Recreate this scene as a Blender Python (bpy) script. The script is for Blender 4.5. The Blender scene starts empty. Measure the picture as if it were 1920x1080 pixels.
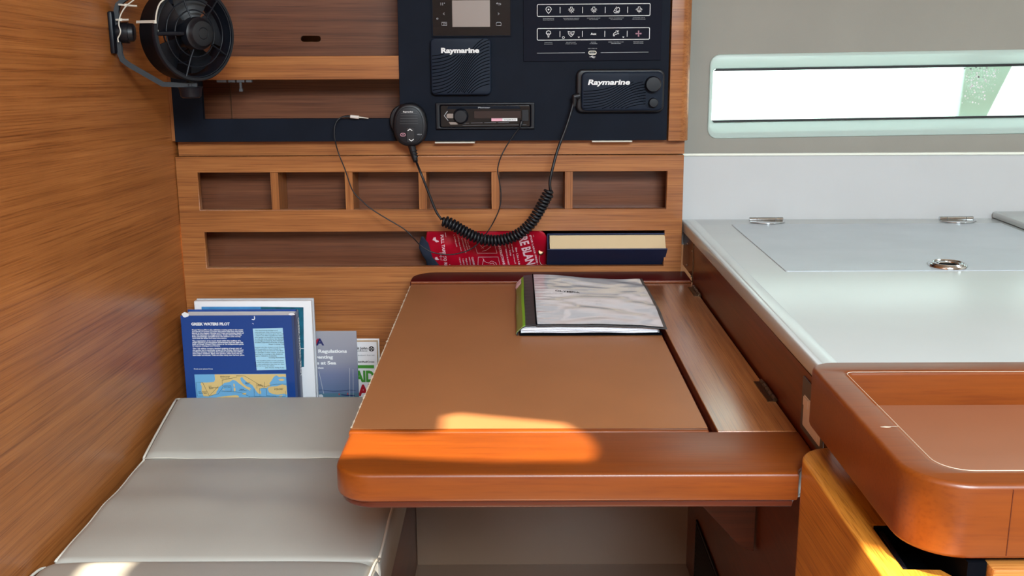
import bpy, bmesh, math, random
from math import sin, cos, pi, radians, sqrt, atan, atan2
from mathutils import Vector, Matrix
random.seed(7)
SC = bpy.context.scene
COL = SC.collection
# ---------------------------------------------------------------- camera
FPX, CX, CY, CAMH = 1980.0, 960.0, 540.0, 1.21
PITCH, YAW, ROLL = radians(13.35287), radians(-0.144011), -0.0045
fwd = Vector((sin(YAW)*cos(PITCH), cos(YAW)*cos(PITCH), -sin(PITCH)))
rgt0 = Vector((cos(YAW), -sin(YAW), 0)); up0 = rgt0.cross(fwd)
rgt = cos(ROLL)*rgt0 + sin(ROLL)*up0; upv = -sin(ROLL)*rgt0 + cos(ROLL)*up0
cam_data = bpy.data.cameras.new('camera'); cam = bpy.data.objects.new('camera', cam_data); COL.objects.link(cam)
cam_data.sensor_width = 36.0; cam_data.lens = 36.0*FPX/1920.0; cam_data.clip_start = 0.02; cam_data.clip_end = 200
cam.matrix_world = Matrix(((rgt.x, upv.x, -fwd.x, 0), (rgt.y, upv.y, -fwd.y, 0), (rgt.z, upv.z, -fwd.z, CAMH), (0, 0, 0, 1)))
SC.camera = cam
def at(px, py, x=None, y=None, z=None):            # the point of a plane that was measured at a pixel of the photograph
    d = (px-CX)/FPX*rgt - (py-CY)/FPX*upv + fwd
    c = Vector((0, 0, CAMH))
    if y is not None: t = y/d.y
    elif x is not None: t = x/d.x
    else: t = (z-CAMH)/d.z
    return c + d*t
# ---------------------------------------------------------------- view, world, lights
vs = SC.view_settings; SC.display_settings.display_device = 'sRGB'
vs.view_transform = 'Standard'; vs.look = 'None'; vs.gamma = 1.0; vs.exposure = 0.4; vs.use_curve_mapping = False
world = bpy.data.worlds.new('sky'); SC.world = world; world.use_nodes = True
wn = world.node_tree.nodes; wl = world.node_tree.links
wn['Background'].inputs['Color'].default_value = (0.86, 0.97, 0.95, 1); wn['Background'].inputs['Strength'].default_value = 3.0
SUN_DIR = Vector((-0.04, -0.50, 0.87)).normalized()   # towards the sun
def add_light(name, kind, loc, direction, energy, color, **kw):
    ld = bpy.data.lights.new(name, kind); ld.energy = energy; ld.color = color
    for k, v in kw.items(): setattr(ld, k, v)
    o = bpy.data.objects.new(name, ld); COL.objects.link(o); o.location = loc
    o.rotation_euler = Vector(direction).to_track_quat('-Z', 'Y').to_euler()
    return o
add_light('sun', 'SUN', (2, -3, 6), -SUN_DIR, 15.0, (1.0, 0.88, 0.68), angle=radians(0.9))
# daylight that comes down through the open companionway; the hatch lamp is an added fill
add_light('companionway_daylight', 'AREA', (0.42, -0.95, 2.10), (-0.42, 0.66, -0.75), 95.0, (0.80, 0.93, 1.0), shape='RECTANGLE', size=0.9, size_y=0.8)
add_light('hatch_fill_light', 'AREA', (1.95, 1.0, 2.06), (0, 0, -1), 8.0, (0.82, 0.94, 1.0), shape='RECTANGLE', size=0.5, size_y=0.5)
# ---------------------------------------------------------------- materials
def srgb(r, g, b):
    f = lambda c: ((c/255)/12.92 if c/255 <= 0.04045 else ((c/255+0.055)/1.055)**2.4)
    return (f(r), f(g), f(b), 1)
MATS = {}
def new_mat(name):
    m = bpy.data.materials.new(name); m.use_nodes = True
    MATS[name] = m
    return m, m.node_tree.nodes, m.node_tree.links, m.node_tree.nodes['Principled BSDF']
def plain(name, col, rough=0.5, metal=0.0, noise=0.0, nscale=60, bump=0.0, bscale=300, spec=0.5, coat=0.0):
    m, n, l, b = new_mat(name)
    b.inputs['Base Color'].default_value = col; b.inputs['Roughness'].default_value = rough; b.inputs['Metallic'].default_value = metal
    b.inputs['Specular IOR Level'].default_value = spec; b.inputs['Coat Weight'].default_value = coat; b.inputs['Coat Roughness'].default_value = 0.12
    tc = n.new('ShaderNodeTexCoord')
    if noise:
        t = n.new('ShaderNodeTexNoise'); t.inputs['Scale'].default_value = nscale; t.inputs['Detail'].default_value = 4
        l.new(tc.outputs['Object'], t.inputs['Vector'])
        r = n.new('ShaderNodeValToRGB'); r.color_ramp.elements[0].position = 0.3; r.color_ramp.elements[1].position = 0.7
        r.color_ramp.elements[0].color = tuple(c*(1-noise) for c in col[:3])+(1,); r.color_ramp.elements[1].color = tuple(min(1, c*(1+noise)) for c in col[:3])+(1,)
        l.new(t.outputs['Fac'], r.inputs['Fac']); l.new(r.outputs['Color'], b.inputs['Base Color'])
    if bump:
        t2 = n.new('ShaderNodeTexNoise'); t2.inputs['Scale'].default_value = bscale; t2.inputs['Detail'].default_value = 3
        l.new(tc.outputs['Object'], t2.inputs['Vector'])
        bp = n.new('ShaderNodeBump'); bp.inputs['Strength'].default_value = bump; bp.inputs['Distance'].default_value = 0.001
        l.new(t2.outputs['Fac'], bp.inputs['Height']); l.new(bp.outputs['Normal'], b.inputs['Normal'])
    return m
def wood(name, dark, mid, light, axis='x', tilt=0.0, fine=640, along=7, rough=0.34, coat=0.0, contrast=1.0, lines=0.45):
    m, n, l, b = new_mat(name)
    tc = n.new('ShaderNodeTexCoord'); mp0 = n.new('ShaderNodeMapping'); mp = n.new('ShaderNodeMapping')
    l.new(tc.outputs['Object'], mp0.inputs['Vector']); mp0.inputs['Rotation'].default_value = (tilt, 0, 0) if axis == 'y' else (0, tilt, 0)
    l.new(mp0.outputs['Vector'], mp.inputs['Vector'])
    k = {'x': 0, 'y': 1, 'z': 2}[axis]; s = [1.0, 1.0, 1.0]; s[k] = along/fine; mp.inputs['Scale'].default_value = s
    n1 = n.new('ShaderNodeTexNoise'); n1.inputs['Scale'].default_value = fine; n1.inputs['Detail'].default_value = 3; n1.inputs['Roughness'].default_value = 0.65
    n2 = n.new('ShaderNodeTexNoise'); n2.inputs['Scale'].default_value = fine*0.17; n2.inputs['Detail'].default_value = 4; n2.inputs['Roughness'].default_value = 0.6
    n3 = n.new('ShaderNodeTexNoise'); n3.inputs['Scale'].default_value = 5; n3.inputs['Detail'].default_value = 2
    for q in (n1, n2): l.new(mp.outputs['Vector'], q.inputs['Vector'])
    l.new(mp0.outputs['Vector'], n3.inputs['Vector'])
    r2 = n.new('ShaderNodeValToRGB'); e = r2.color_ramp.elements
    e[0].position = 0.5-0.22/contrast; e[0].color = dark; e[1].position = 0.5+0.2/contrast; e[1].color = light
    em = r2.color_ramp.elements.new(0.5); em.color = mid
    a1 = n.new('ShaderNodeMath'); a1.operation = 'MULTIPLY_ADD'; a1.inputs[1].default_value = 0.55; l.new(n2.outputs['Fac'], a1.inputs[0])
    a2 = n.new('ShaderNodeMath'); a2.operation = 'MULTIPLY'; a2.inputs[1].default_value = 0.45; l.new(n1.outputs['Fac'], a2.inputs[0]); l.new(a2.outputs[0], a1.inputs[2])
    l.new(a1.outputs[0], r2.inputs['Fac'])
    r1 = n.new('ShaderNodeValToRGB'); r1.color_ramp.elements[0].position = 0.36; r1.color_ramp.elements[1].position = 0.47
    v = 1-lines*0.55; r1.color_ramp.elements[0].color = (v, v*0.93, v*0.88, 1); r1.color_ramp.elements[1].color = (1, 1, 1, 1)
    l.new(n1.outputs['Fac'], r1.inputs['Fac'])
    mx = n.new('ShaderNodeMix'); mx.data_type = 'RGBA'; mx.blend_type = 'MULTIPLY'; mx.inputs['Factor'].default_value = 1
    l.new(r2.outputs['Color'], mx.inputs['A']); l.new(r1.outputs['Color'], mx.inputs['B'])
    r3 = n.new('ShaderNodeValToRGB'); r3.color_ramp.elements[0].color = (0.86, 0.84, 0.82, 1); r3.color_ramp.elements[1].color = (1.08, 1.08, 1.08, 1)
    r3.color_ramp.elements[0].position = 0.3; r3.color_ramp.elements[1].position = 0.7
    l.new(n3.outputs['Fac'], r3.inputs['Fac'])
    my = n.new('ShaderNodeMix'); my.data_type = 'RGBA'; my.blend_type = 'MULTIPLY'; my.inputs['Factor'].default_value = 1
    l.new(mx.outputs['Result'], my.inputs['A']); l.new(r3.outputs['Color'], my.inputs['B']); l.new(my.outputs['Result'], b.inputs['Base Color'])
    b.inputs['Roughness'].default_value = rough; b.inputs['Coat Weight'].default_value = coat; b.inputs['Coat Roughness'].default_value = 0.28
    bp = n.new('ShaderNodeBump'); bp.inputs['Strength'].default_value = 0.12; bp.inputs['Distance'].default_value = 0.0006
    l.new(n1.outputs['Fac'], bp.inputs['Height']); l.new(bp.outputs['Normal'], b.inputs['Normal'])
    return m
V_D, V_M, V_L = srgb(124, 72, 34), srgb(164, 102, 54), srgb(188, 126, 70)
wood('veneer_x', V_D, V_M, V_L, 'x')
wood('veneer_z', V_D, V_M, V_L, 'z')
wood('veneer_y', V_D, V_M, V_L, 'y')
wood('wall_veneer', srgb(128, 72, 34), srgb(172, 106, 54), srgb(196, 128, 70), 'y', tilt=0.04, rough=0.3, fine=560, along=5, contrast=0.85, lines=0.4)
wood('shaded_veneer', srgb(88, 48, 32), srgb(118, 70, 46), srgb(140, 88, 60), 'x')  # the veneer again, darkened to put the recess shade into its colour
wood('mahogany_x', srgb(108, 48, 4), srgb(123, 58, 8), srgb(137, 68, 13), 'x', fine=260, along=14, rough=0.4, coat=0.16, contrast=0.6, lines=0.15)
wood('mahogany_y', srgb(108, 48, 4), srgb(123, 58, 8), srgb(137, 68, 13), 'y', fine=260, along=14, rough=0.4, coat=0.16, contrast=0.6, lines=0.15)
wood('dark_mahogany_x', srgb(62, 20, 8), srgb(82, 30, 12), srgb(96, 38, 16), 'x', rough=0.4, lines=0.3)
wood('shaded_mahogany_x', srgb(70, 13, 13), srgb(80, 17, 16), srgb(88, 20, 19), 'x', fine=260, along=14, rough=0.5, coat=0.0, contrast=0.5, lines=0.1)  # mahogany with the back rail's shade put into the colour
wood('side_veneer', srgb(80, 28, 10), srgb(104, 42, 14), srgb(124, 56, 22), 'y', rough=0.28, lines=0.5)
wood('flap_veneer', srgb(120, 68, 30), srgb(154, 92, 46), srgb(178, 114, 62), 'y', rough=0.2, coat=0.4)
wood('cabinet_oak_y', srgb(166, 100, 30), srgb(200, 128, 46), srgb(218, 150, 62), 'y', tilt=0.03, rough=0.35)
wood('cabinet_oak_x', srgb(160, 98, 40), srgb(190, 124, 60), srgb(208, 146, 80), 'x', rough=0.35)
MATS['shaded_mahogany_x'].node_tree.nodes['Principled BSDF'].inputs['Specular IOR Level'].default_value = 0.18
plain('lid_laminate', srgb(160, 104, 64), 0.42, noise=0.05, nscale=8, bump=0.06, bscale=900)
plain('tray_laminate', srgb(150, 96, 68), 0.35, noise=0.05, nscale=6)
plain('seat_vinyl', srgb(172, 168, 160), 0.4, noise=0.05, nscale=7, bump=0.15, bscale=700)
plain('piping_vinyl', srgb(206, 200, 188), 0.45)
plain('worktop_white', srgb(194, 200, 200), 0.25, noise=0.02, nscale=7)
plain('hatch_white', srgb(178, 186, 194), 0.3, noise=0.04, nscale=14)
plain('splash_white', srgb(196, 198, 200), 0.38, noise=0.02, nscale=8)
plain('hull_lining', srgb(150, 148, 140), 0.7, noise=0.03, nscale=10, bump=0.1, bscale=500)
plain('cream_liner', srgb(152, 124, 102), 0.25)
plain('cabin_white', srgb(222, 216, 206), 0.6)
plain('cabin_wood', srgb(150, 96, 56), 0.5)
plain('black_facia', srgb(19, 25, 37), 0.6, noise=0.12, nscale=18, spec=0.1)
plain('black_panel', srgb(15, 18, 32), 0.6, spec=0.1)
plain('black_plastic', srgb(13, 17, 26), 0.42, spec=0.35)
plain('black_rubber', srgb(11, 14, 22), 0.45)
plain('dark_gloss', srgb(22, 20, 24), 0.12)
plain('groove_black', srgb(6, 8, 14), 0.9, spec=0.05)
plain('cover_navy', srgb(22, 32, 48), 0.55, spec=0.2)
plain('screen_grey', srgb(150, 138, 132), 0.3)
plain('display_brown', srgb(52, 40, 40), 0.2)
plain('ink_white', srgb(236, 238, 240), 0.5)
plain('ink_grey', srgb(160, 164, 170), 0.5)
plain('ink_red', srgb(190, 60, 60), 0.5)
plain('ink_pink', srgb(230, 170, 190), 0.5)
plain('ink_black', srgb(30, 30, 34), 0.6)
plain('chrome', srgb(200, 204, 206), 0.15, metal=1.0)
plain('steel', srgb(150, 148, 144), 0.35, metal=1.0)
plain('bronze', srgb(120, 96, 74), 0.35, metal=1.0)
plain('nylon_white', srgb(216, 212, 200), 0.45)
plain('grey_plastic', srgb(80, 83, 88), 0.4)
plain('white_plastic', srgb(224, 216, 210), 0.35)
plain('pvc_red', srgb(176, 12, 40), 0.28, noise=0.08, nscale=30)
plain('tape_navy', srgb(26, 38, 58), 0.8, bump=0.3, bscale=800)
plain('print_pinkwhite', srgb(238, 206, 216), 0.5)
plain('cloth_navy', srgb(22, 38, 74), 0.6, bump=0.2, bscale=1200)
plain('page_cream', srgb(212, 188, 150), 0.8, bump=0.3, bscale=1500)
plain('paper_white', srgb(232, 232, 236), 0.7)
plain('paper_grey', srgb(196, 198, 204), 0.6)
plain('book_blue', srgb(26, 66, 138), 0.3)
plain('book_teal', srgb(30, 96, 118), 0.3, noise=0.35, nscale=60)
plain('book_skyblue', srgb(70, 140, 196), 0.3, noise=0.15, nscale=40)
plain('spine_slate', srgb(58, 72, 110), 0.35)
plain('box_lightblue', srgb(168, 212, 234), 0.4)
plain('map_sea', srgb(112, 174, 218), 0.4)
plain('map_land', srgb(222, 192, 128), 0.4)
plain('green_print', srgb(66, 148, 48), 0.45)
plain('red_print', srgb(176, 20, 40), 0.45)
plain('logo_red', srgb(178, 30, 58), 0.45)
plain('logo_navy', srgb(26, 34, 96), 0.45)
plain('lime_label', srgb(136, 200, 56), 0.4)
plain('olive_label', srgb(132, 150, 76), 0.4)
plain('dark_grey_vinyl', srgb(52, 54, 58), 0.35)
plain('chip_white', srgb(214, 200, 180), 0.7)
plain('outside_green', srgb(184, 208, 200), 0.8)
plain('lit_edge_white', srgb(238, 242, 230), 0.3)
plain('gasket_black', srgb(22, 26, 30), 0.5)
def gradient_cover():
    m, n, l, b = new_mat('booklet_cover')                       # a printed photograph: grey sky, haze, sea
    tc = n.new('ShaderNodeTexCoord'); sp = n.new('ShaderNodeSeparateXYZ'); l.new(tc.outputs['Generated'], sp.inputs['Vector'])
    r = n.new('ShaderNodeValToRGB'); e = r.color_ramp.elements
    e[0].position = 0.0; e[0].color = srgb(40, 70, 88); e[1].position = 1.0; e[1].color = srgb(160, 160, 170)
    for p, c in ((0.36, (66, 108, 128)), (0.425, (84, 118, 138)), (0.43, (96, 116, 150)), (0.6, (118, 126, 158)), (0.72, (146, 148, 164))):
        x = r.color_ramp.elements.new(p); x.color = srgb(*c)
    l.new(sp.outputs['Z'], r.inputs['Fac']); l.new(r.outputs['Color'], b.inputs['Base Color']); b.inputs['Roughness'].default_value = 0.35
gradient_cover()
def scuffed(name, lo, hi):                                     # worn gloss: the roughness varies in drawn-out smears
    m = MATS[name]; n, l = m.node_tree.nodes, m.node_tree.links; b = n['Principled BSDF']
    tc = n.new('ShaderNodeTexCoord'); mp = n.new('ShaderNodeMapping'); mp.inputs['Scale'].default_value = (2.5, 7, 1); mp.inputs['Rotation'].default_value = (0, 0, 0.25)
    t = n.new('ShaderNodeTexNoise'); t.inputs['Scale'].default_value = 1.6; t.inputs['Detail'].default_value = 4; t.inputs['Distortion'].default_value = 0.5
    l.new(tc.outputs['Object'], mp.inputs['Vector']); l.new(mp.outputs['Vector'], t.inputs['Vector'])
    mr = n.new('ShaderNodeMapRange'); mr.inputs['From Min'].default_value = 0.35; mr.inputs['From Max'].default_value = 0.65; mr.inputs['To Min'].default_value = lo; mr.inputs['To Max'].default_value = hi
    l.new(t.outputs['Fac'], mr.inputs['Value']); l.new(mr.outputs['Result'], b.inputs['Roughness'])
scuffed('worktop_white', 0.245, 0.262); scuffed('hatch_white', 0.28, 0.33)
def glass_mat(name, tint, gloss=0.12):
    m, n, l, b = new_mat(name); n.remove(b)
    out = n['Material Output']; tr = n.new('ShaderNodeBsdfTransparent'); gl = n.new('ShaderNodeBsdfGlossy'); mx = n.new('ShaderNodeMixShader')
    tr.inputs['Color'].default_value = tint; gl.inputs['Roughness'].default_value = 0.03
    mx.inputs['Fac'].default_value = gloss
    l.new(tr.outputs[0], mx.inputs[1]); l.new(gl.outputs[0], mx.inputs[2]); l.new(mx.outputs[0], out.inputs['Surface'])
glass_mat('window_glass', (0.93, 1.0, 0.97, 1), 0.06)
m_, n_, l_, b_ = new_mat('acrylic_edge')                        # frosted clear acrylic, lit from outside
b_.inputs['Base Color'].default_value = srgb(206, 226, 220); b_.inputs['Roughness'].default_value = 0.3
b_.inputs['Transmission Weight'].default_value = 0.25; b_.inputs['IOR'].default_value = 1.3
m_, n_, l_, b_ = new_mat('sleeve_clear')
b_.inputs['Base Color'].default_value = srgb(226, 228, 236); b_.inputs['Roughness'].default_value = 0.14; b_.inputs['Coat Weight'].default_value = 0.6
# ---------------------------------------------------------------- scene helpers
class Thing:
    def __init__(s, ob, loc): s.ob = ob; s.loc = Vector(loc)
def thing(name, label, cat, loc, group=None):
    o = bpy.data.objects.new(name, None); COL.objects.link(o); o.location = loc; o.empty_display_size = 0.02
    o['label'] = label; o['category'] = cat
    if group: o['group'] = group
    return Thing(o, loc)
def link(name, me, mat, parent=None, label=None, cat=None, kind=None, smooth=False, group=None, origin=None):
    # me holds world coordinates; a part takes its thing's origin
    loc = Vector(parent.loc) if parent is not None else Vector(origin if origin is not None else (0, 0, 0))
    me.transform(Matrix.Translation(-loc))
    mats = mat if isinstance(mat, (list, tuple)) else [mat]
    me.materials.clear()
    for q in mats: me.materials.append(MATS[q])
    if smooth:
        for p in me.polygons: p.use_smooth = True
        if smooth != 'all':
            try: me.set_sharp_from_angle(angle=radians(38))
            except Exception: pass
    o = bpy.data.objects.new(name, me); COL.objects.link(o)
    if parent is not None: o.parent = parent.ob
    else: o.location = loc
    if label: o['label'] = label
    if cat: o['category'] = cat
    if kind: o['kind'] = kind
    if group: o['group'] = group
    return Thing(o, loc)
def sub(name, me, mat, part, **k):
    return link(name, me, mat, part, **k)
def bm_mesh(bm):
    bmesh.ops.recalc_face_normals(bm, faces=bm.faces)
    me = bpy.data.meshes.new('m'); bm.to_mesh(me); bm.free(); return me
def join(*mes):
    bm = bmesh.new()
    for m in mes: bm.from_mesh(m)
    me = bpy.data.meshes.new('m'); bm.to_mesh(me); bm.free(); return me
def box(x0, x1, y0, y1, z0, z1, bev=0.0, seg=2):
    bm = bmesh.new(); bmesh.ops.create_cube(bm, size=1)
    for v in bm.verts: v.co = Vector((x0+(v.co.x+.5)*(x1-x0), y0+(v.co.y+.5)*(y1-y0), z0+(v.co.z+.5)*(z1-z0)))
    if bev: bmesh.ops.bevel(bm, geom=list(bm.edges), offset=bev, segments=seg, affect='EDGES', profile=0.5, clamp_overlap=True)
    return bm_mesh(bm)
def obox(c, ax, ay, az, hx, hy, hz, bev=0.0, seg=2):       # oriented box: centre, three axes, half sizes
    bm = bmesh.new(); bmesh.ops.create_cube(bm, size=2)
    for v in bm.verts: v.co = Vector((v.co.x*hx, v.co.y*hy, v.co.z*hz))
    if bev: bmesh.ops.bevel(bm, geom=list(bm.edges), offset=bev, segments=seg, affect='EDGES', profile=0.5, clamp_overlap=True)
    M = Matrix.Translation(Vector(c)) @ Matrix((Vector(ax).normalized(), Vector(ay).normalized(), Vector(az).normalized())).transposed().to_4x4()
    for v in bm.verts: v.co = M @ v.co
    return bm_mesh(bm)
def rr(x0, y0, x1, y1, r, n=6, which=(1, 1, 1, 1)):       # rounded rectangle loop, corners bl, br, tr, tl
    P = []
    for k, (cx, cy, a) in enumerate(((x0+r, y0+r, pi), (x1-r, y0+r, 1.5*pi), (x1-r, y1-r, 0), (x0+r, y1-r, .5*pi))):
        if which[k] and r > 0:
            for i in range(n+1): t = a+i/n*pi/2; P.append((cx+r*cos(t), cy+r*sin(t)))
        else: P.append(((x0, x1, x1, x0)[k], (y0, y0, y1, y1)[k]))
    return P
def curve_mesh(cu):
    o = bpy.data.objects.new('tmp', cu); COL.objects.link(o)
    dg = bpy.context.evaluated_depsgraph_get(); dg.update()
    me = bpy.data.meshes.new_from_object(o.evaluated_get(dg))
    bpy.data.objects.remove(o)
    return me
def plate(loops, t, M, bev=0.0):                            # a flat plate with holes; local +z is its front
    cu = bpy.data.curves.new('c', 'CURVE'); cu.dimensions = '2D'; cu.fill_mode = 'BOTH'; cu.extrude = max(t/2-bev, 1e-5)
    if bev: cu.bevel_depth = bev; cu.bevel_resolution = 2; cu.offset = -bev
    for lp in loops:
        s = cu.splines.new('POLY'); s.points.add(len(lp)-1)
        for i, p in enumerate(lp): s.points[i].co = (p[0], p[1], 0, 1)
        s.use_cyclic_u = True
    me = curve_mesh(cu); bm = bmesh.new(); bm.from_mesh(me); bmesh.ops.remove_doubles(bm, verts=bm.verts, dist=1e-6)
    me2 = bm_mesh(bm)
    me2.transform(M @ Matrix.Translation((0, 0, -t/2)))
    return me2
def MF(y):        # local (u, v, n) -> world (x = u, z = v), front towards the viewer (-y), the plate's front at y
    return Matrix(((1, 0, 0, 0), (0, 0, -1, y), (0, 1, 0, 0), (0, 0, 0, 1)))
def MT(z): return Matrix.Translation((0, 0, z))             # plan view, front upwards at z
def ML(x): return Matrix(((0, 0, -1, x), (1, 0, 0, 0), (0, 1, 0, 0), (0, 0, 0, 1)))  # u = y, v = z, front towards -x
def frame_m(o, u, v):
    u = Vector(u).normalized(); v = Vector(v); v = (v-u*v.dot(u)).normalized(); n = u.cross(v)
    m = Matrix((u, v, n)).transposed().to_4x4(); m.translation = Vector(o); return m
def text(s, w, h, M, bold=0.0, depth=0.0003, shear=0.0, align='L', fit=True):
    cu = bpy.data.curves.new('t', 'FONT'); cu.body = s; cu.size = 1.0; cu.extrude = 0.0; cu.offset = bold; cu.shear = shear; cu.resolution_u = 3
    me = curve_mesh(cu)
    xs = [v.co.x for v in me.vertices]; ys = [v.co.y for v in me.vertices]
    x0, x1 = min(xs), max(xs)
    caph = 0.70; sx = (w/(x1-x0)) if w else h/caph
    if align == 'R': x0 = x1
    if align == 'C': x0 = (x0+x1)/2
    for v in me.vertices: v.co = Vector(((v.co.x-x0)*sx, v.co.y*h/caph, depth))
    me.transform(M); return me
def strokes(lines, w, M, depth=0.0003):                      # flat inked lines
    bm = bmesh.new()
    for ln in lines:
        pts = [Vector(p) for p in ln]
        closed = (pts[0]-pts[-1]).length < 1e-9
        n = len(pts)-(1 if closed else 0); vv = []
        for i in range(n):
            if closed: a = pts[(i-1) % n]; b = pts[(i+1) % n]
            else: a = pts[max(i-1, 0)]; b = pts[min(i+1, n-1)]
            d = (b-a); d = d.normalized() if d.length > 0 else Vector((1, 0)); q = Vector((-d.y, d.x))*w/2
            k = 1.0
            if closed or 0 < i < n-1:
                e = (pts[i]-a); e = e.normalized() if e.length else d
                k = 1/max(0.5, abs(e.dot(d)))
            vv.append((bm.verts.new((pts[i].x+q.x*k, pts[i].y+q.y*k, depth)), bm.verts.new((pts[i].x-q.x*k, pts[i].y-q.y*k, depth))))
        for i in range(n if closed else n-1):
            a, b = vv[i], vv[(i+1) % n]
            try: bm.faces.new((a[0], a[1], b[1], b[0]))
            except ValueError: pass
    me = bpy.data.meshes.new('s'); bm.to_mesh(me); bm.free(); me.transform(M); return me
def poly(pts, M, depth=0.0003):
    from mathutils.geometry import tessellate_polygon
    pts = list(pts)
    if (Vector(pts[0])-Vector(pts[-1])).length < 1e-9: pts = pts[:-1]
    bm = bmesh.new(); vv = [bm.verts.new((p[0], p[1], depth)) for p in pts]
    for t in tessellate_polygon([[Vector((p[0]*100, p[1]*100, 0)) for p in pts]]):
        if len(set(t)) == 3:
            a, b, c = (Vector(pts[i]) for i in t); q = (b-a).cross(c-a)
            try: bm.faces.new([vv[i] for i in (t if q > 0 else t[::-1])])
            except ValueError: pass
    me = bpy.data.meshes.new('s'); bm.to_mesh(me); bm.free(); me.transform(M); return me
def circ(cx, cy, r, n=16, a0=0, a1=2*pi, ry=None):
    ry = r if ry is None else ry
    return [(cx+r*cos(a0+(a1-a0)*i/n), cy+ry*sin(a0+(a1-a0)*i/n)) for i in range(n+1)]
def spline(pts, per=8, closed=False):
    P = [Vector(p) for p in pts]; out = []; n = len(P)
    for i in range(n if closed else n-1):
        p0 = P[(i-1) % n] if closed or i > 0 else P[0]*2-P[1]; p1 = P[i]; p2 = P[(i+1) % n]; p3 = P[(i+2) % n] if closed or i+2 < n else P[-1]*2-P[-2]
        for k in range(per):
            t = k/per; out.append(0.5*((2*p1)+(p2-p0)*t+(2*p0-5*p1+4*p2-p3)*t*t+(-p0+3*p1-3*p2+p3)*t**3))
    if not closed: out.append(P[-1])
    return out
def tube(pts, r, n=8, closed=False, flat=1.0, up=None):
    P = [Vector(p) for p in pts]; m = len(P); rs = r if isinstance(r, (list, tuple)) else [r]*m
    bm = bmesh.new(); rings = []; prev = None
    for i in range(m):
        a = P[(i-1) % m] if closed or i > 0 else P[0]; b = P[(i+1) % m] if closed or i < m-1 else P[-1]
        t = (b-a).normalized()
        if prev is None:
            prev = Vector(up) if up else (Vector((0, 0, 1)) if abs(t.z) < 0.9 else Vector((1, 0, 0)))
        nrm = prev-t*prev.dot(t); nrm = nrm.normalized() if nrm.length > 1e-8 else t.orthogonal().normalized()
        if not up: prev = nrm
        bn = t.cross(nrm)
        rings.append([bm.verts.new(P[i]+(nrm*cos(2*pi*k/n)*flat+bn*sin(2*pi*k/n))*rs[i]) for k in range(n)])
    for i in range(m if closed else m-1):
        A = rings[i]; B = rings[(i+1) % m]
        for k in range(n): bm.faces.new((A[k], A[(k+1) % n], B[(k+1) % n], B[k]))
    if not closed: bm.faces.new(rings[0][::-1]); bm.faces.new(rings[-1])
    return bm_mesh(bm)
def lathe(profile, o, axis, n=32, ref=None):                 # profile of (radius, height along axis)
    ax = Vector(axis).normalized(); u = ax.orthogonal().normalized(); v = ax.cross(u); o = Vector(o)
    bm = bmesh.new(); rings = []
    for r, h in profile:
        if r < 1e-6: rings.append([bm.verts.new(o+ax*h)])
        else: rings.append([bm.verts.new(o+ax*h+(u*cos(2*pi*k/n)+v*sin(2*pi*k/n))*r) for k in range(n)])
    for A, B in zip(rings, rings[1:]):
        if len(A) == 1 and len(B) == 1: continue
        for k in range(n):
            if len(A) == 1: bm.faces.new((A[0], B[k], B[(k+1) % n]))
            elif len(B) == 1: bm.faces.new((A[k], B[0], A[(k+1) % n]))
            else: bm.faces.new((A[k], A[(k+1) % n], B[(k+1) % n], B[k]))
    return bm_mesh(bm)
def grid(nu, nv, fn, thick=None):
    bm = bmesh.new(); V = [[bm.verts.new(fn(i/nu, j/nv)) for j in range(nv+1)] for i in range(nu+1)]
    for i in range(nu):
        for j in range(nv): bm.faces.new((V[i][j], V[i+1][j], V[i+1][j+1], V[i][j+1]))
    if thick:
        bmesh.ops.recalc_face_normals(bm, faces=bm.faces)
        bmesh.ops.solidify(bm, geom=list(bm.faces), thickness=thick)
    return bm_mesh(bm)
def closed_grid(nu, nv, top, bottom):                        # a cushion-like solid between two surfaces
    bm = bmesh.new()
    T = [[bm.verts.new(top(i/nu, j/nv)) for j in range(nv+1)] for i in range(nu+1)]
    B = [[bm.verts.new(bottom(i/nu, j/nv)) for j in range(nv+1)] for i in range(nu+1)]
    for i in range(nu):
        for j in range(nv):
            bm.faces.new((T[i][j], T[i+1][j], T[i+1][j+1], T[i][j+1])); bm.faces.new((B[i][j], B[i][j+1], B[i+1][j+1], B[i+1][j]))
    for i in range(nu):
        bm.faces.new((T[i][0], B[i][0], B[i+1][0], T[i+1][0])); bm.faces.new((T[i][nv], T[i+1][nv], B[i+1][nv], B[i][nv]))
    for j in range(nv):
        bm.faces.new((T[0][j], T[0][j+1], B[0][j+1], B[0][j])); bm.faces.new((T[nu][j], B[nu][j], B[nu][j+1], T[nu][j+1]))
    return bm_mesh(bm)
def rod(a, b, r, n=10): return tube([a, b], r, n)
# ---------------------------------------------------------------- the setting
def struct(name, me, mat, parent=None, **k):
    return link(name, me, mat, parent, kind=None if parent else 'structure', **k)
XW, YB = -0.66, 2.06
struct('floor', join(box(-0.70, 2.7, -2.6, 1.0, -0.03, 0.0), box(-0.70, 0.36, 1.0, 2.2, 0.0, 0.183)), 'cream_liner')
struct('wall_left', box(-0.70, XW, -2.6, 2.3, 0.0, 2.05), 'wall_veneer')
struct('wall_behind', box(-0.70, 2.7, -2.65, -2.6, 0.0, 2.05), 'cabin_white')
struct('wall_right', box(2.66, 2.7, -2.6, 2.3, 0.0, 2.05), 'cabin_white')
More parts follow.
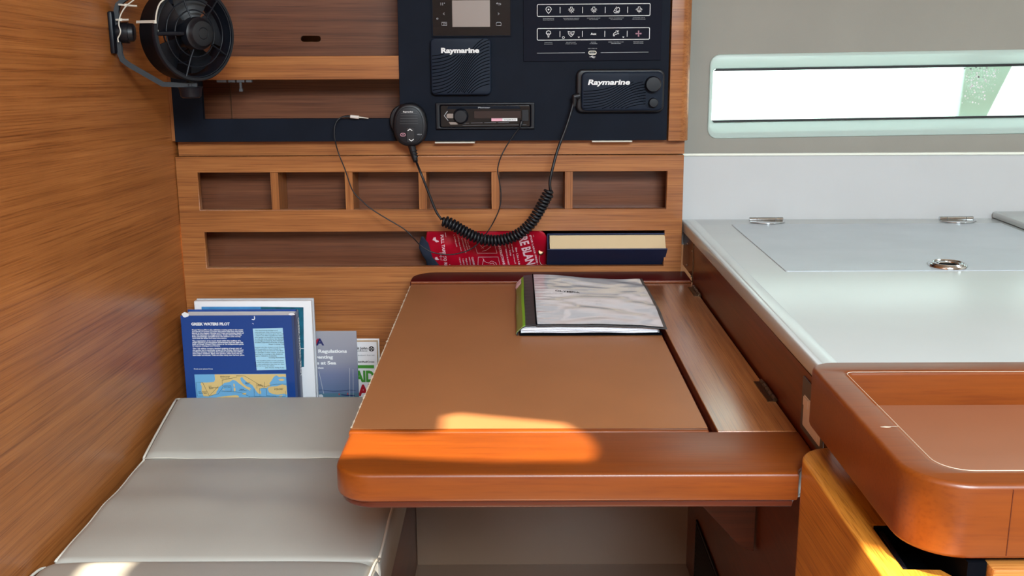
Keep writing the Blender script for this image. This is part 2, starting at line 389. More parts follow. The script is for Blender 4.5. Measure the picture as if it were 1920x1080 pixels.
# ceiling with the companionway, an added hatch and made-up holes cut to shape the sun patches
def up_to(x, y, z, zc=2.0): t = (zc-z)/SUN_DIR.z; return (x+SUN_DIR.x*t, y+SUN_DIR.y*t)
hole_a = [up_to(x, y, 0.75) for x, y in ((-0.090, 1.248), (-0.070, 1.258), (0.058, 1.222), (0.086, 1.180), (0.094, 1.135), (0.084, 1.098), (-0.02, 1.098), (-0.08, 1.104), (-0.16, 1.116), (-0.202, 1.112), (-0.202, 1.20), (-0.12, 1.186), (-0.088, 1.196))]
hole_b = [up_to(p_.x, p_.y, p_.z) for p_ in [at(px, py, z=0.522) for px, py in ((165, 1048), (243, 1047), (260, 1052), (244, 1057), (233, 1080), (225, 1115), (138, 1115), (150, 1075))]]
hole_c = [up_to(x, y, 0.77) for x, y in ((0.300, 0.865), (0.334, 0.845), (0.36, 0.80), (0.36, 0.74), (0.300, 0.74))]
ceil_loops = [[(-0.70, -2.65), (2.7, -2.65), (2.7, 2.3), (-0.70, 2.3)], rr(-0.25, -1.50, 0.95, -0.35, 0.05), rr(1.7, 0.75, 2.2, 1.25, 0.05), hole_a, hole_b, hole_c]
struct('ceiling', plate(ceil_loops, 0.012, MT(2.006)), 'cabin_white')
# back wall of the cabin (behind the joinery)
struct('wall_back', plate([[(-0.70, 0.0), (2.66, 0.0), (2.66, 0.82), (0.36, 0.82), (0.36, 2.0), (-0.70, 2.0)]], 0.04, MF(2.24)), 'cabin_wood')
struct('trim_1', box(-0.1965, 0.341, 1.93, 1.945, 0.183, 0.728), 'cream_liner')
# hull side: lining with the long window, and the white upstand under it
SL = 0.0120
def hull(loops): return [[(u, v+SL*(u-0.387)) for u, v in lp] for lp in loops]
WIN = rr(0.392, 1.044, 2.05, 1.148, 0.006, 3)
M_w = MF(2.12)
struct('wall_hull', plate([[(0.332, 0.95), (2.66, 0.95), (2.66, 2.0), (0.332, 2.0)]] + hull([rr(0.388, 1.022, 2.08, 1.170, 0.02)]), 0.03, M_w), 'hull_lining')
w1 = struct('window_1', plate(hull([rr(0.385, 1.0115, 2.10, 1.1755, 0.020, 8), WIN]), 0.012, MF(2.117), bev=0.002), 'acrylic_edge', smooth=True)
sub('pane', plate(hull([rr(0.386, 1.02, 2.09, 1.17, 0.02)]), 0.006, MF(2.142)), 'window_glass', w1)
sub('gasket', join(plate(hull([[(0.394, 1.1435), (2.05, 1.1435), (2.05, 1.148), (0.399, 1.148)]]), 0.014, MF(2.112)),
                   plate(hull([[(0.397, 1.044), (2.05, 1.044), (2.05, 1.0475), (0.393, 1.0475)]]), 0.014, MF(2.112))), 'gasket_black', w1)
# salt spots dried on the glass
bm = bmesh.new()
U0, U1 = at(1806, 150, y=2.135).x, at(1880, 150, y=2.135).x
for i in range(160):
    u = random.gauss(0.855, 0.035); v = 1.15-abs(random.gauss(0, 0.035)); r = random.choice((0.0006, 0.0009, 0.0013, 0.002))
    u = U0+(U1-U0)*abs(random.gauss(0.45, 0.28)) if i else u
    if U0 < u < U1-(1.15-v)*0.35 and 1.07 < v: bmesh.ops.create_circle(bm, cap_ends=True, segments=8, radius=r, matrix=MF(2.1355) @ Matrix.Translation((u, v, 0.0003)))
me = bpy.data.meshes.new('s'); bm.to_mesh(me); bm.free()
sub('salt_spots', me, 'ink_white', w1)
struct('trim_2', join(box(0.332, 2.66, 2.100, 2.125, 0.80, 0.983, 0.002)), 'splash_white')
# outside, beyond the glass: added panel standing in for a pale green patch
sh = thing('green_patch_panel', 'pale green panel added outside for the green patch at the right end of the long window', 'canopy', (1.15, 2.6, 1.0))
q_ = [at(1796, 228, y=2.60), at(1846, 228, y=2.60), at(1905, 112, y=2.60), at(1812, 112, y=2.60)]
sub('panel', plate([[(q_[0].x, q_[0].z), (q_[1].x, q_[1].z), (q_[2].x, q_[2].z), (q_[2].x+0.05, 1.32), (q_[3].x, 1.32), (q_[3].x, q_[3].z)]], 0.02, MF(2.60), bev=0.004), 'outside_green', sh)
sub('strut', rod((q_[3].x+0.05, 2.605, 1.28), (q_[3].x+0.05, 2.151, 1.28), 0.008), 'steel', sh)
struct('lit_edge', box(0.334, 2.66, 2.0965, 2.1000, 0.9795, 0.9845, 0.001), 'lit_edge_white')  # white strip added to paint the bright lit edge of the ledge
# ---------------------------------------------------------------- the joinery on the back wall
rack = thing('pigeonhole_rack', 'brown veneered wooden panel with a row of open pigeonholes above one long slot', 'rack', (-0.16, YB, 0.60))
OP1 = [(-0.6175, 0.882), (0.2985, 0.881), (0.2985, 0.955), (-0.6175, 0.956)]
OP2 = [(-0.6125, 0.766), (0.2965, 0.766), (0.2965, 0.838), (-0.6125, 0.838)]
sub('front_panel', plate([[(-0.659, 0.44), (0.333, 0.44), (0.330, 0.986), (-0.659, 0.987)], OP1, OP2], 0.018, MF(YB-0.006), bev=0.0012), 'veneer_x', rack)
sub('back_board', box(-0.658, 0.331, 2.135, 2.145, 0.70, 0.985), 'shaded_veneer', rack)
for z in (0.862, 0.744): sub('shelf', box(-0.640, 0.322, 2.073, 2.134, z, z+0.008), 'shaded_veneer', rack)
for x0, x1 in ((-0.652, -0.641), (0.323, 0.331)): sub('side_board', box(x0, x1, 2.073, 2.134, 0.744, 0.985), 'shaded_veneer', rack)
for x in (-0.4690, -0.3235, -0.1795, -0.0370, 0.1070):
    sub('divider', box(x-0.0075, x+0.0075, 2.058, 2.134, 0.871, 0.984), 'veneer_z', rack)
# ---------------------------------------------------------------- instrument cabinet above it
cab = thing('instrument_cabinet', 'wooden instrument cabinet with black fascia and open shelf niche above the pigeonholes', 'cabinet', (-0.16, YB, 1.0))
FY = 2.042
sub('fascia', plate([[(-0.652, 1.0165), (0.2935, 1.0165), (0.2935, 1.42), (-0.652, 1.42)], [(-0.595, 1.060), (-0.218, 1.060), (-0.2165, 1.36), (-0.595, 1.36)]], 0.014, MF(FY), bev=0.0008), 'black_facia', cab)
sub('bottom_rail', box(-0.655, 0.332, 2.066, 2.080, 0.9875, 1.016), 'veneer_x', cab)
pp = [(0.2965, 2.040), (0.318, 2.040)] + [(0.318+0.018*sin(a*pi/12), 2.058-0.018*cos(a*pi/12)) for a in range(1, 7)] + [(0.336, 2.085), (0.2965, 2.085)]
sub('end_post', plate([pp], 0.40, MT(1.415), bev=0.0008), 'veneer_x', cab, smooth=True)
sub('end_strip', box(-0.6595, -0.6525, 2.046, 2.066, 1.018, 1.42), 'veneer_z', cab)
sub('niche_back', plate([[(-0.645, 1.02), (-0.20, 1.02), (-0.20, 1.42), (-0.645, 1.42)], rr(-0.4265, 1.2030, -0.3860, 1.2150, 0.0058)], 0.008, MF(2.172)), 'shaded_veneer', cab)
sub('top_board', box(-0.655, 0.332, 2.057, 2.180, 1.40, 1.415), 'shaded_veneer', cab)
sub('base_board', box(-0.655, 0.332, 2.082, 2.180, 1.004, 1.016), 'shaded_veneer', cab)
for x0, x1 in ((-0.2155, -0.2075), (-0.652, -0.644)): sub('niche_side', box(x0, x1, 2.057, 2.170, 1.02, 1.42), 'shaded_veneer', cab)
sub('niche_floor', box(-0.644, -0.2155, 2.057, 2.170, 1.036, 1.044), 'shaded_veneer', cab)
sub('niche_seam', box(-0.5740, -0.5730, 2.1690, 2.1715, 1.046, 1.128), 'bronze', cab, label='thin upright joint line')
sub('shelf', box(-0.640, -0.2175, 2.060, 2.170, 1.1335, 1.1420), 'shaded_veneer', cab)
sub('shelf_rail', box(-0.640, -0.2175, 2.047, 2.0595, 1.1335, 1.1770, 0.0008), 'veneer_x', cab)
for x0, x1 in ((-0.567, -0.549), (-0.545, -0.532), (-0.529, -0.514), (-0.511, -0.500)):
    sub('terminal_clip', box(x0, x1, 2.050, 2.060, 1.1285, 1.1333, 0.0005), 'grey_plastic', cab, label='small grey clip under the shelf rail')
sub('toggle', join(box(-0.5240, -0.5205, 2.052, 2.058, 1.113, 1.1285), box(-0.5255, -0.5190, 2.0515, 2.0585, 1.111, 1.117, 0.0008)), 'grey_plastic', cab)
for x0, x1, z in ((-0.152, -0.0755, 1.0125), (0.150, 0.227, 1.0135)):
    sub('hinge', join(box(x0, x1, 2.040, 2.066, z, z+0.0018), rod((x0, 2.041, z+0.001), (x1, 2.041, z+0.001), 0.0016)), 'nylon_white', cab, label='long thin metal hinge leaf under the fascia')
# ---------------------------------------------------------------- chart table
ZT = 0.75
tab = thing('chart_table', 'wooden chart table with tan lid, orange varnished front rail and back rail coloured dark red for shade', 'table', (0.07, 1.60, ZT))
lid = sub('lid', box(-0.1985, 0.2325, 1.2035, 1.9710, ZT-0.014, ZT), 'lid_laminate', tab, label='tan laminate writing lid')
sub('lid_edging', box(-0.2000, 0.2325, 1.1915, 1.2032, ZT-0.014, ZT+0.0004, 0.002), 'mahogany_x', lid, smooth=True)
# chipped pale edge band at the lid's left side
rnd = random.Random(3); bm = bmesh.new(); prev = None; y = 1.205
while y < 1.955:
    w = 0.0005+0.0022*max(0, rnd.gauss(0.25, 0.4)); vs_ = [bm.verts.new((-0.1984-w*0.75, y, ZT+0.0003)), bm.verts.new((-0.1984+w*0.45, y, ZT+0.0005)), bm.verts.new((-0.1992, y, ZT-0.013)), bm.verts.new((-0.1984, y, ZT-0.013))]
    if prev:
        bm.faces.new((prev[0], vs_[0], vs_[1], prev[1])); bm.faces.new((prev[2], vs_[2], vs_[0], prev[0])); bm.faces.new((prev[1], vs_[1], vs_[3], prev[3])); bm.faces.new((prev[3], vs_[3], vs_[2], prev[2]))
    prev = vs_; y += rnd.uniform(0.002, 0.006)
sub('chipped_edge', bm_mesh(bm), 'chip_white', lid, label='ragged pale chipped edge')
flap = sub('side_flap', box(0.2425, 0.3375, 1.1915, 1.9730, ZT-0.014, ZT, 0.001), 'flap_veneer', tab, label='narrow wood-grained flap hinged beside the lid')
sub('gap_liner', box(0.2325, 0.2425, 1.1915, 1.9730, ZT-0.030, ZT-0.018), 'shaded_mahogany_x', tab)
sub('table_bed', join(box(-0.194, 0.3395, 1.20, 1.965, ZT-0.034, ZT-0.030), box(-0.194, -0.180, 1.20, 1.965, ZT-0.030, ZT-0.0145), box(0.225, 0.2320, 1.20, 1.965, ZT-0.030, ZT-0.0145), box(0.2430, 0.3380, 1.20, 1.965, ZT-0.030, ZT-0.0145)), 'mahogany_y', tab)
fr = [(0.3065, 1.064), (0.3100, 1.074), (0.3180, 1.086), (0.3395, 1.0960), (0.3395, 1.1905), (-0.1985, 1.1905), (-0.1995, 1.105)]
fr += [(-0.1995+0.041-0.041*cos(a*pi/16), 1.105-0.041*sin(a*pi/16)) for a in range(1, 9)]
sub('front_rail', plate([fr], 0.033, MT(ZT+0.0004), bev=0.0042), 'mahogany_x', tab, smooth=True, label='orange varnished front rail with rounded left corner')
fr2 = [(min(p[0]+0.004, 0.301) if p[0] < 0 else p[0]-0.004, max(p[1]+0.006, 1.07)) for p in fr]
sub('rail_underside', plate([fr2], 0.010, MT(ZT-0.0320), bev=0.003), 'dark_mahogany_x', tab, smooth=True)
br = [(-0.2005, 1.9735), (0.3395, 1.9735), (0.3395, 2.0525)] + [(-0.2005+0.05+0.05*cos(a*pi/16), 2.0525-0.05+0.05*sin(a*pi/16)) for a in range(8, 17)]
sub('back_rail', plate([br], 0.036, MT(ZT+0.0065), bev=0.004), 'shaded_mahogany_x', tab, smooth=True, label='mahogany back rail with shade in its colour and rounded left corner')
sub('rail_lip', box(-0.1990, 0.3385, 1.9712, 1.9740, ZT+0.0004, ZT+0.0050, 0.001), 'mahogany_x', tab, label='thin lighter lip along the back rail')
for y0, y1 in ((1.295, 1.375), (1.865, 1.935)):
    sub('hinge', join(*[rod((0.3365, y0+i*(y1-y0)/5+0.0008, ZT+0.0022), (0.3365, y0+(i+1)*(y1-y0)/5-0.0008, ZT+0.0022), 0.0031) for i in range(5)], box(0.3265, 0.3365, y0, y1, ZT+0.0002, ZT+0.0012)), 'bronze', tab, label='small metal butt hinge')
gu = [(0.3375, 0.500), (0.328, 0.502), (0.314, 0.511), (0.252, 0.580), (0.235, 0.602), (0.235, 0.7155), (0.3375, 0.7155)]
sub('gusset', plate([gu], 0.018, MF(1.371), bev=0.0008), 'dark_mahogany_x', tab, label='dark wooden gusset bracket under the table')
# ---------------------------------------------------------------- galley unit: side panel, worktop
gal = thing('galley_unit', 'dark brown wooden side panel carrying the white worktop beside the chart table', 'cabinet', (0.5, 1.5, 0.183))
sub('side_panel', box(0.3410, 0.3570, 1.1200, 1.9730, 0.183, 0.829), 'side_veneer', gal)
sub('panel_end', box(0.3415, 0.3570, 1.9755, 2.0980, 0.76, 0.829), 'side_veneer', gal)
sub('end_strip', box(0.3395, 0.3415, 1.9690, 1.9735, 0.752, 0.826), 'bronze', gal, label='thin upright metal edge strip')
for y, z in ((2.045, 0.8125), (2.045, 0.7700), (1.985, 0.8105), (1.985, 0.7605)):
    sub('screw', lathe([(0, 0.0022), (0.0015, 0.002), (0.0022, 0.001), (0.0022, 0)], (0.3415, y, z), (-1, 0, 0), 12), 'chrome', gal)
bm = bmesh.new(); nb = 14
gm = [box(0.3375, 0.3405, 1.55, 1.824, 0.325, 0.330), box(0.3375, 0.3405, 1.55, 1.824, 0.195, 0.200), box(0.3375, 0.3405, 1.819, 1.824, 0.20, 0.325), box(0.3375, 0.3405, 1.55, 1.555, 0.20, 0.325), box(0.3398, 0.3405, 1.555, 1.819, 0.20, 0.325)]
gm += [obox((0.3385, 1.687, z), (0.5, 0, 0.85), (0, 1, 0), (-0.85, 0, 0.5), 0.0018, 0.132, 0.0007) for z in [0.206+0.0085*i for i in range(14)]]
sub('vent_grille', join(*gm), 'black_plastic', gal, label='black louvred vent grille')
wt = thing('worktop', 'white galley worktop with rounded left edge running along the window wall', 'worktop', (1.2, 1.6, 0.83))
sub('slab', plate([[(0.339, 1.1195), (2.655, 1.1195), (2.655, 2.0985), (0.335, 2.0985)]], 0.0225, MT(0.8525), bev=0.0045), 'worktop_white', wt, smooth=True)
# raised drip edge along the left side and the upstand at the right
sub('drip_edge', grid(10, 30, lambda u, v: Vector((0.3435+0.021*u, 1.12+0.965*v, 0.8522+0.0020*sin(pi*u)**0.8 if 0 < u < 1 else 0.8518))), 'worktop_white', wt, smooth='all')
sub('raised_block', box(0.958, 2.5, 1.2, 2.0975, 0.853, 0.867, 0.005), 'worktop_white', wt, smooth=True)
ht = sub('hatch_lid', plate([rr(0.4230, 1.6090, 0.9480, 2.0330, 0.004)], 0.004, MT(0.8538), bev=0.0007), 'hatch_white', wt, label='blue-grey flush hatch lid')
for x in (0.497, 0.872):
    hp = [(x-0.032, 2.0640), (x+0.032, 2.0640), (x+0.034, 2.046), (x+0.018, 2.030), (x, 2.024), (x-0.018, 2.030), (x-0.034, 2.046)]
    sub('hatch_hinge', join(plate([hp], 0.0022, MT(0.8562), bev=0.0006), *[rod((x+a, 2.061, 0.8585), (x+b, 2.061, 0.8585), 0.0042, 12) for a, b in ((-0.033, -0.019), (-0.018, 0.018), (0.019, 0.033))]), 'chrome', wt, label='chrome hatch hinge', smooth=True)
rg = sub('ring_pull', join(lathe([(0.016, 0.0006), (0.017, 0.004), (0.0285, 0.0042), (0.0295, 0.0030), (0.0300, 0)], (0.688, 1.641, 0.8540), (0, 0, 1), 40),
     lathe([(0.0225, 0.0042), (0.0235, 0.0058), (0.0255, 0.0058), (0.0265, 0.0042)], (0.688, 1.641, 0.8540), (0, 0, 1), 40)), 'chrome', wt, label='round chrome flush ring pull', smooth=True)
sub('latch', join(lathe([(0, 0.0007), (0.017, 0.0006)], (0.688, 1.641, 0.8540), (0, 0, 1), 32), box(0.676, 0.700, 1.632, 1.645, 0.8550, 0.8578, 0.001)), 'groove_black', rg)
sub('latch_bar', box(0.676, 0.694, 1.646, 1.655, 0.8555, 0.8585, 0.001), 'chrome', rg)
# socket plate on the side panel
sk = thing('socket_plate', 'grey wall plate with white rocker set in the dark side panel by the tray', 'socket', (0.3405, 1.14, 0.79))
sub('plate', plate([rr(1.096, 0.757, 1.1870, 0.8215, 0.003)], 0.0014, ML(0.3394), bev=0.0005), 'grey_plastic', sk)
sub('rocker', join(plate([rr(1.104, 0.7645, 1.1745, 0.8020, 0.002)], 0.0010, ML(0.3384), bev=0.0004), box(0.3372, 0.3384, 1.1550, 1.1735, 0.790, 0.8005, 0.0004), box(0.3372, 0.3384, 1.112, 1.132, 0.768, 0.778, 0.0004)), 'white_plastic', sk)
# ---------------------------------------------------------------- raised wooden tray and the cabinet under it
tr = thing('fiddled_tray', 'glossy orange-brown wooden tray top with deep rounded rim in front of the white worktop', 'tray', (0.9, 0.95, 0.79))
ZR = 0.860
ring = rr(0.322, 0.786, 1.9, 1.1165, 0.05, 10, (1, 0, 0, 1)); ring = ring[:11]+[(1.9, 0.786), (1.9, 1.1165)]+[(0.322+0.028-0.028*sin(a*pi/12), 1.1165-0.028+0.028*cos(a*pi/12)) for a in range(0, 7)]
inner = rr(0.3535, 0.8155, 1.87, 1.0800, 0.028, 8, (1, 0, 0, 0)); inner = inner[:9]+[(1.87, 0.8155), (1.87, 1.0800)]+[(0.3535+0.008-0.008*sin(a*pi/8), 1.0800-0.008+0.008*cos(a*pi/8)) for a in range(0, 5)]
sub('rim', plate([ring, inner], 0.066, MT(ZR), bev=0.0045), 'mahogany_x', tr, smooth=True, label='deep varnished rim with rounded corners')
sub('tray_floor', box(0.352, 1.88, 0.812, 1.0840, 0.806, 0.822), 'tray_laminate', tr, label='flat pinkish-brown tray floor')
sub('inner_edging', tube([(p[0], p[1], ZR-0.0004) for p in inner], 0.00035, 6, closed=True), 'chip_white', tr, label='worn pale line round the inner edge')
# scuffs
def blob(cx, cy, rx, ry, n=11, s=1): 
    r = random.Random(s); return [(cx+rx*(0.7+0.5*r.random())*cos(2*pi*i/n), cy+ry*(0.7+0.5*r.random())*sin(2*pi*i/n)) for i in range(n)]
p = at(1662, 801, z=ZR)
sub('scuff', join(poly(blob(p.x, p.y, 0.005, 0.002, 11, 3), MT(ZR)), poly(blob(p.x+0.008, p.y+0.001, 0.004, 0.0008, 11, 5), MT(ZR))), 'chip_white', tr)
cb = thing('drawer_cabinet', 'light orange wooden cabinet below the tray with rounded far corner', 'cabinet', (0.5, 0.8, 0.183))
ZC = 0.770
def side_loop(off, back=0.35):
    X = 0.307+off; R = 0.040
    lp = [(X, back), ]
    lp += [(X+R*(1-cos(a*pi/20)), 1.0510+R*sin(a*pi/20)-off) for a in range(0, 11)]
    return lp
out = side_loop(0.0); notch = [(0.370, 1.091), (0.370, 0.9005), (0.3300, 0.9005), (0.3300, 0.8185), (0.361, 0.8175), (0.375, 0.79), (0.375, 0.35)]
sub('body', plate([out+notch], 0.586, MT(ZC), bev=0.0035), 'cabinet_oak_y', cb, smooth=True, label='curved cabinet side with visible wood grain')
sub('drawer_front', box(0.3870, 1.60, 0.7800, 0.8000, 0.560, 0.7885, 0.0025), 'cabinet_oak_x', cb, smooth=True, label='pale wooden drawer front')
q = at(1829, 975, y=0.786)
sub('joint_line', box(0.3985, 0.3992, 0.7856, 0.7870, ZR-0.062, ZR-0.004), 'dark_mahogany_x', tr, label='dark upright joint in the front rim')
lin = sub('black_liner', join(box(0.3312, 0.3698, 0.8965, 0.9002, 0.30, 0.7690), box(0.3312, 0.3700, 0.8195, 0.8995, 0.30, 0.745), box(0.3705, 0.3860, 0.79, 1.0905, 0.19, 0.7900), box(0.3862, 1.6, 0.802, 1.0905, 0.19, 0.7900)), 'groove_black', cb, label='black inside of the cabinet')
sub('hinge_arm', obox((0.3345, 0.860, 0.757), (0.05, 1, 0), (1, -0.05, 0), (0, 0, 1), 0.041, 0.0025, 0.010, 0.001), 'dark_gloss', cb)
# ---------------------------------------------------------------- bench seat
bs = thing('seat_base', 'brown wooden box under the grey bench seat', 'bench base', (-0.42, 1.5, 0.0))
sub('box', box(-0.658, -0.1975, 0.40, 2.050, 0.0, 0.418), 'side_veneer', bs)
se = thing('bench_seat', 'grey vinyl bench cushion with white piping along the left wall', 'seat', (-0.42, 1.5, 0.418))
def pillow(y0, y1, zt, zb=0.420, x0=-0.645, x1=-0.188, rx=0.016, ry=0.012, nu=40, nv=40):
    def edge(t, r):                                          # rounded drop near both ends; t in metres from the end
        return 0 if t >= r else r-sqrt(max(0, r*r-(r-t)**2))
    def warp(t, L, r): # sampling denser at the ends
        return L*(0.5-0.5*cos(pi*t))
    def top(u, v):
        x = x0+warp(u, x1-x0, rx); y = y0+warp(v, y1-y0, ry)
        z = zt((x-x0)/(x1-x0), (y-y0)/(y1-y0)) - edge(min(x-x0, x1-x), rx) - edge(min(y-y0, y1-y), ry)
        return Vector((x, y, z))
    def bot(u, v): t = top(u, v); return Vector((t.x, t.y, zb))
    return closed_grid(nu, nv, top, bot)
cr = lambda s: 1-(2*s-1)**4
def z_back(s, t): return 0.512+0.040*min(1, t*1.02)**0.9+0.006*cr(s)*sin(pi*t)+0.0015*sin(s*23)*t*(1-t)
def z_main(s, t): return 0.507+0.012*cr(s)*(1-abs(2*t-1)**3)+0.0022*sin(5*t*pi+s*3)*(1-abs(2*t-1))+0.0012*sin(s*17+t*6)*(1-abs(2*t-1))
def z_front(s, t): return 0.505+0.033*(1-(2*s-1)**6)*(1-abs(2*t-1)**2.4)+0.006*t
sub('back_cushion', pillow(1.702, 1.898, z_back, x0=-0.642, ry=0.012), 'seat_vinyl', se, smooth='all')
sub('middle_cushion', pillow(1.338, 1.7015, z_main, ry=0.006), 'seat_vinyl', se, smooth='all')
sub('front_cushion', pillow(0.80, 1.3375, z_front, x0=-0.657, x1=-0.186, ry=0.030, rx=0.028), 'seat_vinyl', se, smooth='all')
def pipe(x, segs, zoff=-0.004):
    P = []
    for y0, y1, f, s in segs:
        for i in range(13):
            t = 1-i/12; P.append((x, y0+(y1-y0)*t, f(s, t)+zoff))
    return P
PL = pipe(-0.6400, [(1.702, 1.892, z_back, 0.0), (1.340, 1.70, z_main, 0.0)])
PR = pipe(-0.1905, [(1.702, 1.892, z_back, 1.0), (1.340, 1.70, z_main, 1.0)])
sub('piping', tube(PL, 0.0021, 7), 'piping_vinyl', se, smooth='all')
sub('piping', tube(PR, 0.0021, 7), 'piping_vinyl', se, smooth='all')
sub('piping', tube([(x, 1.892, z_back((x+0.642)/0.454, 0.98)-0.004) for x in [-0.640+0.0225*i for i in range(21)]], 0.0018, 7), 'piping_vinyl', se, smooth='all')
sub('piping', tube([(x, 1.7015, 0.5065+0.0012*sin(i)) for i, x in enumerate([-0.640+0.0225*i for i in range(21)])], 0.0013, 7), 'piping_vinyl', se, smooth='all')
fp = lambda s, y: (-0.657+0.471*s, y)
sub('piping', tube(spline([(-0.646, 1.336, 0.496), (-0.6545, 1.31, 0.503), (-0.6565, 1.2, 0.506), (-0.655, 1.0, 0.514), (-0.655, 0.9, 0.512)]), 0.0021, 7), 'piping_vinyl', se, smooth='all')
sub('piping', tube(spline([(-0.1895, 1.345, 0.503), (-0.1900, 1.325, 0.512), (-0.1915, 1.28, 0.520), (-0.193, 1.20, 0.522), (-0.192, 0.9, 0.514)]), 0.0021, 7), 'piping_vinyl', se, smooth='all')
# ---------------------------------------------------------------- instruments on the black fascia
MFa = MF(FY)
def Fm(u, v, n=0.0): return MF(FY-n) @ Matrix.Translation((u, v, 0))
# battery monitor with grey screen
mo = thing('display_panel', 'dark glossy control display with small grey screen on the black fascia', 'display', (-0.078, FY, 1.27))
sub('frame', plate([rr(-0.1535, 1.2115, -0.0035, 1.345, 0.001), rr(-0.1512, 1.2135, -0.0058, 1.343, 0.001)], 0.004, MF(FY-0.0042), bev=0.0004), 'black_facia', mo)
sub('glass_front', plate([[(-0.1511, 1.2136), (-0.0059, 1.2136), (-0.0059, 1.3429), (-0.1511, 1.3429)]], 0.003, MF(FY-0.0033)), 'dark_gloss', mo)
sub('screen', plate([[(-0.1145, 1.2295), (-0.0440, 1.2295), (-0.0440, 1.2775), (-0.1145, 1.2775)]], 0.0006, MF(FY-0.0040)), 'screen_grey', mo, label='blank screen with its reflection painted warm grey')  # reflection on the screen painted as an even grey
S = lambda *l: strokes(l, 0.0007, MF(FY-0.0034))
def ib(px, py): q = at(px, py, y=FY-0.0035); return q.x, q.z
ic = []
ux, uz = ib(830, 6)
for i in range(3):
    for j in range(2):
        if not (i == 2 and j == 1): ic.append(poly(circ(ux-0.0035+0.0034*i, uz-0.003*j, 0.0009, 8)[:-1], MF(FY-0.0034)))
ux, uz = ib(832, 26); ic.append(S([(ux+0.0014, uz+0.002), (ux-0.0012, uz), (ux+0.0014, uz-0.002)]))
ux, uz = ib(833, 45); ic.append(S([(ux-0.0045, uz-0.0026), (ux-0.0045, uz+0.003), (ux+0.0045, uz+0.003), (ux+0.0045, uz-0.0026), (ux-0.0045, uz-0.0026)], [(ux-0.001, uz-0.002), (ux-0.001, uz+0.001), (ux+0.0015, uz-0.0005), (ux+0.0035, uz+0.0015)]))
ux, uz = ib(935, 7); ic.append(S([(ux-0.0022, uz+0.0022), (ux-0.0042, uz+0.0006), (ux-0.0022, uz-0.001)], [(ux-0.004, uz+0.0006), (ux+0.003, uz+0.0006), (ux+0.0042, uz-0.0006), (ux+0.003, uz-0.002), (ux-0.001, uz-0.002)]))
ux, uz = ib(935, 26); ic.append(S([(ux-0.0014, uz+0.002), (ux+0.0012, uz), (ux-0.0014, uz-0.002)]))
ux, uz = ib(935, 45); ic.append(S([(ux-0.0045, uz-0.0028), (ux-0.0045, uz+0.0018), (ux-0.003, uz+0.003), (ux+0.003, uz+0.003), (ux+0.0045, uz+0.0018), (ux+0.0045, uz-0.0028), (ux-0.0045, uz-0.0028)]))
ux, uz = ib(820, 35); ic.append(S(circ(ux, uz, 0.0014, 8)))
for q in [join(*ic[:5])]+ic[5:]: sub('button_symbol', q, 'ink_grey', mo)
# switch panel
sp = thing('switch_panel', 'black switch panel with two outlined rows of white icons', 'switch panel', (0.148, FY, 1.22))
sub('plate', plate([[(0.0185, 1.1655), (0.2775, 1.1670), (0.2775, 1.40), (0.0185, 1.40)]], 0.003, MF(FY-0.0032), bev=0.0004), 'black_panel', sp)
PY = FY-0.0033
def row(z0, z1, tilt=0.0):
    L = [strokes([[(a, b+(a-0.15)*0.004) for a, b in rr(0.0445, z0, 0.2550, z1, 0.0020, 4)+[rr(0.0445, z0, 0.2550, z1, 0.0020, 4)[0]]]], 0.0011, MF(PY))]
    for x in (0.0870, 0.1290, 0.1712, 0.2132): L.append(strokes([[(x, z0+0.0052), (x, z1-0.0052)]], 0.0010, MF(PY)))
    return join(*L)
sub('outline', row(1.2482, 1.2698), 'ink_white', sp); sub('outline', row(1.2050, 1.2262), 'ink_white', sp)
W = 0.00072
def st(cx, cz, *l, w=W): return strokes([[(cx+a, cz+b) for a, b in ln] for ln in l], w, MF(PY))
def bulb(cx, cz, extra):                                     # a lamp with rays round it
    R = [[(0.0044*cos(t), 0.0044*sin(t)), (0.0060*cos(t), 0.0060*sin(t))] for t in [i*pi/4+pi/8*0 for i in (-3, -2, -1, 0, 4, 5)]] + [[(0.0040*cos(t), 0.0040*sin(t)), (0.0056*cos(t), 0.0056*sin(t))] for t in (0.45, pi-0.45)]
    body = [(-0.0016, 0.0052), (0.0016, 0.0052), (0.0022, 0.0022), (0.0036, 0.0004), (0.0036, -0.0012), (0.002, -0.0034), (-0.002, -0.0034), (-0.0036, -0.0012), (-0.0036, 0.0004), (-0.0022, 0.0022), (-0.0016, 0.0052)]
    return join(st(cx, cz, *R), st(cx, cz, body), st(cx, cz, *extra, w=0.0006))
XS = (0.0655, 0.1080, 0.1500, 0.1925, 0.2345); ZA, ZB2 = 1.2592, 1.2158
ic = [st(XS[0], ZA, [(0, -0.0062), (-0.0034, -0.0022)]+[(0.0050*cos(pi+a*pi/10+0.35-0.02), 0.0010+0.0050*sin(pi+0.35-a*(pi+0.7)/10)) for a in range(0)]+[(-0.0050, 0.0012), (-0.0044, 0.0038), (-0.0022, 0.0056), (0, 0.0060), (0.0022, 0.0056), (0.0044, 0.0038), (0.0050, 0.0012), (0.0034, -0.0022), (0, -0.0062)], w=0.0010), poly([(XS[0]+a, ZA+b) for a, b in circ(0, 0.001, 0.0016, 10)[:-1]], MF(PY))]
ic.append(bulb(XS[1], ZA, ([(-0.0014, -0.0014), (0, 0.0022), (0.0014, -0.0014), (-0.0014, -0.0014)],)))
ic.append(bulb(XS[2], ZA, ([(-0.0018, 0.001), (0, -0.001), (0.0018, 0.001)], [(-0.0018, -0.0005), (0, -0.0024), (0.0018, -0.0005)])))
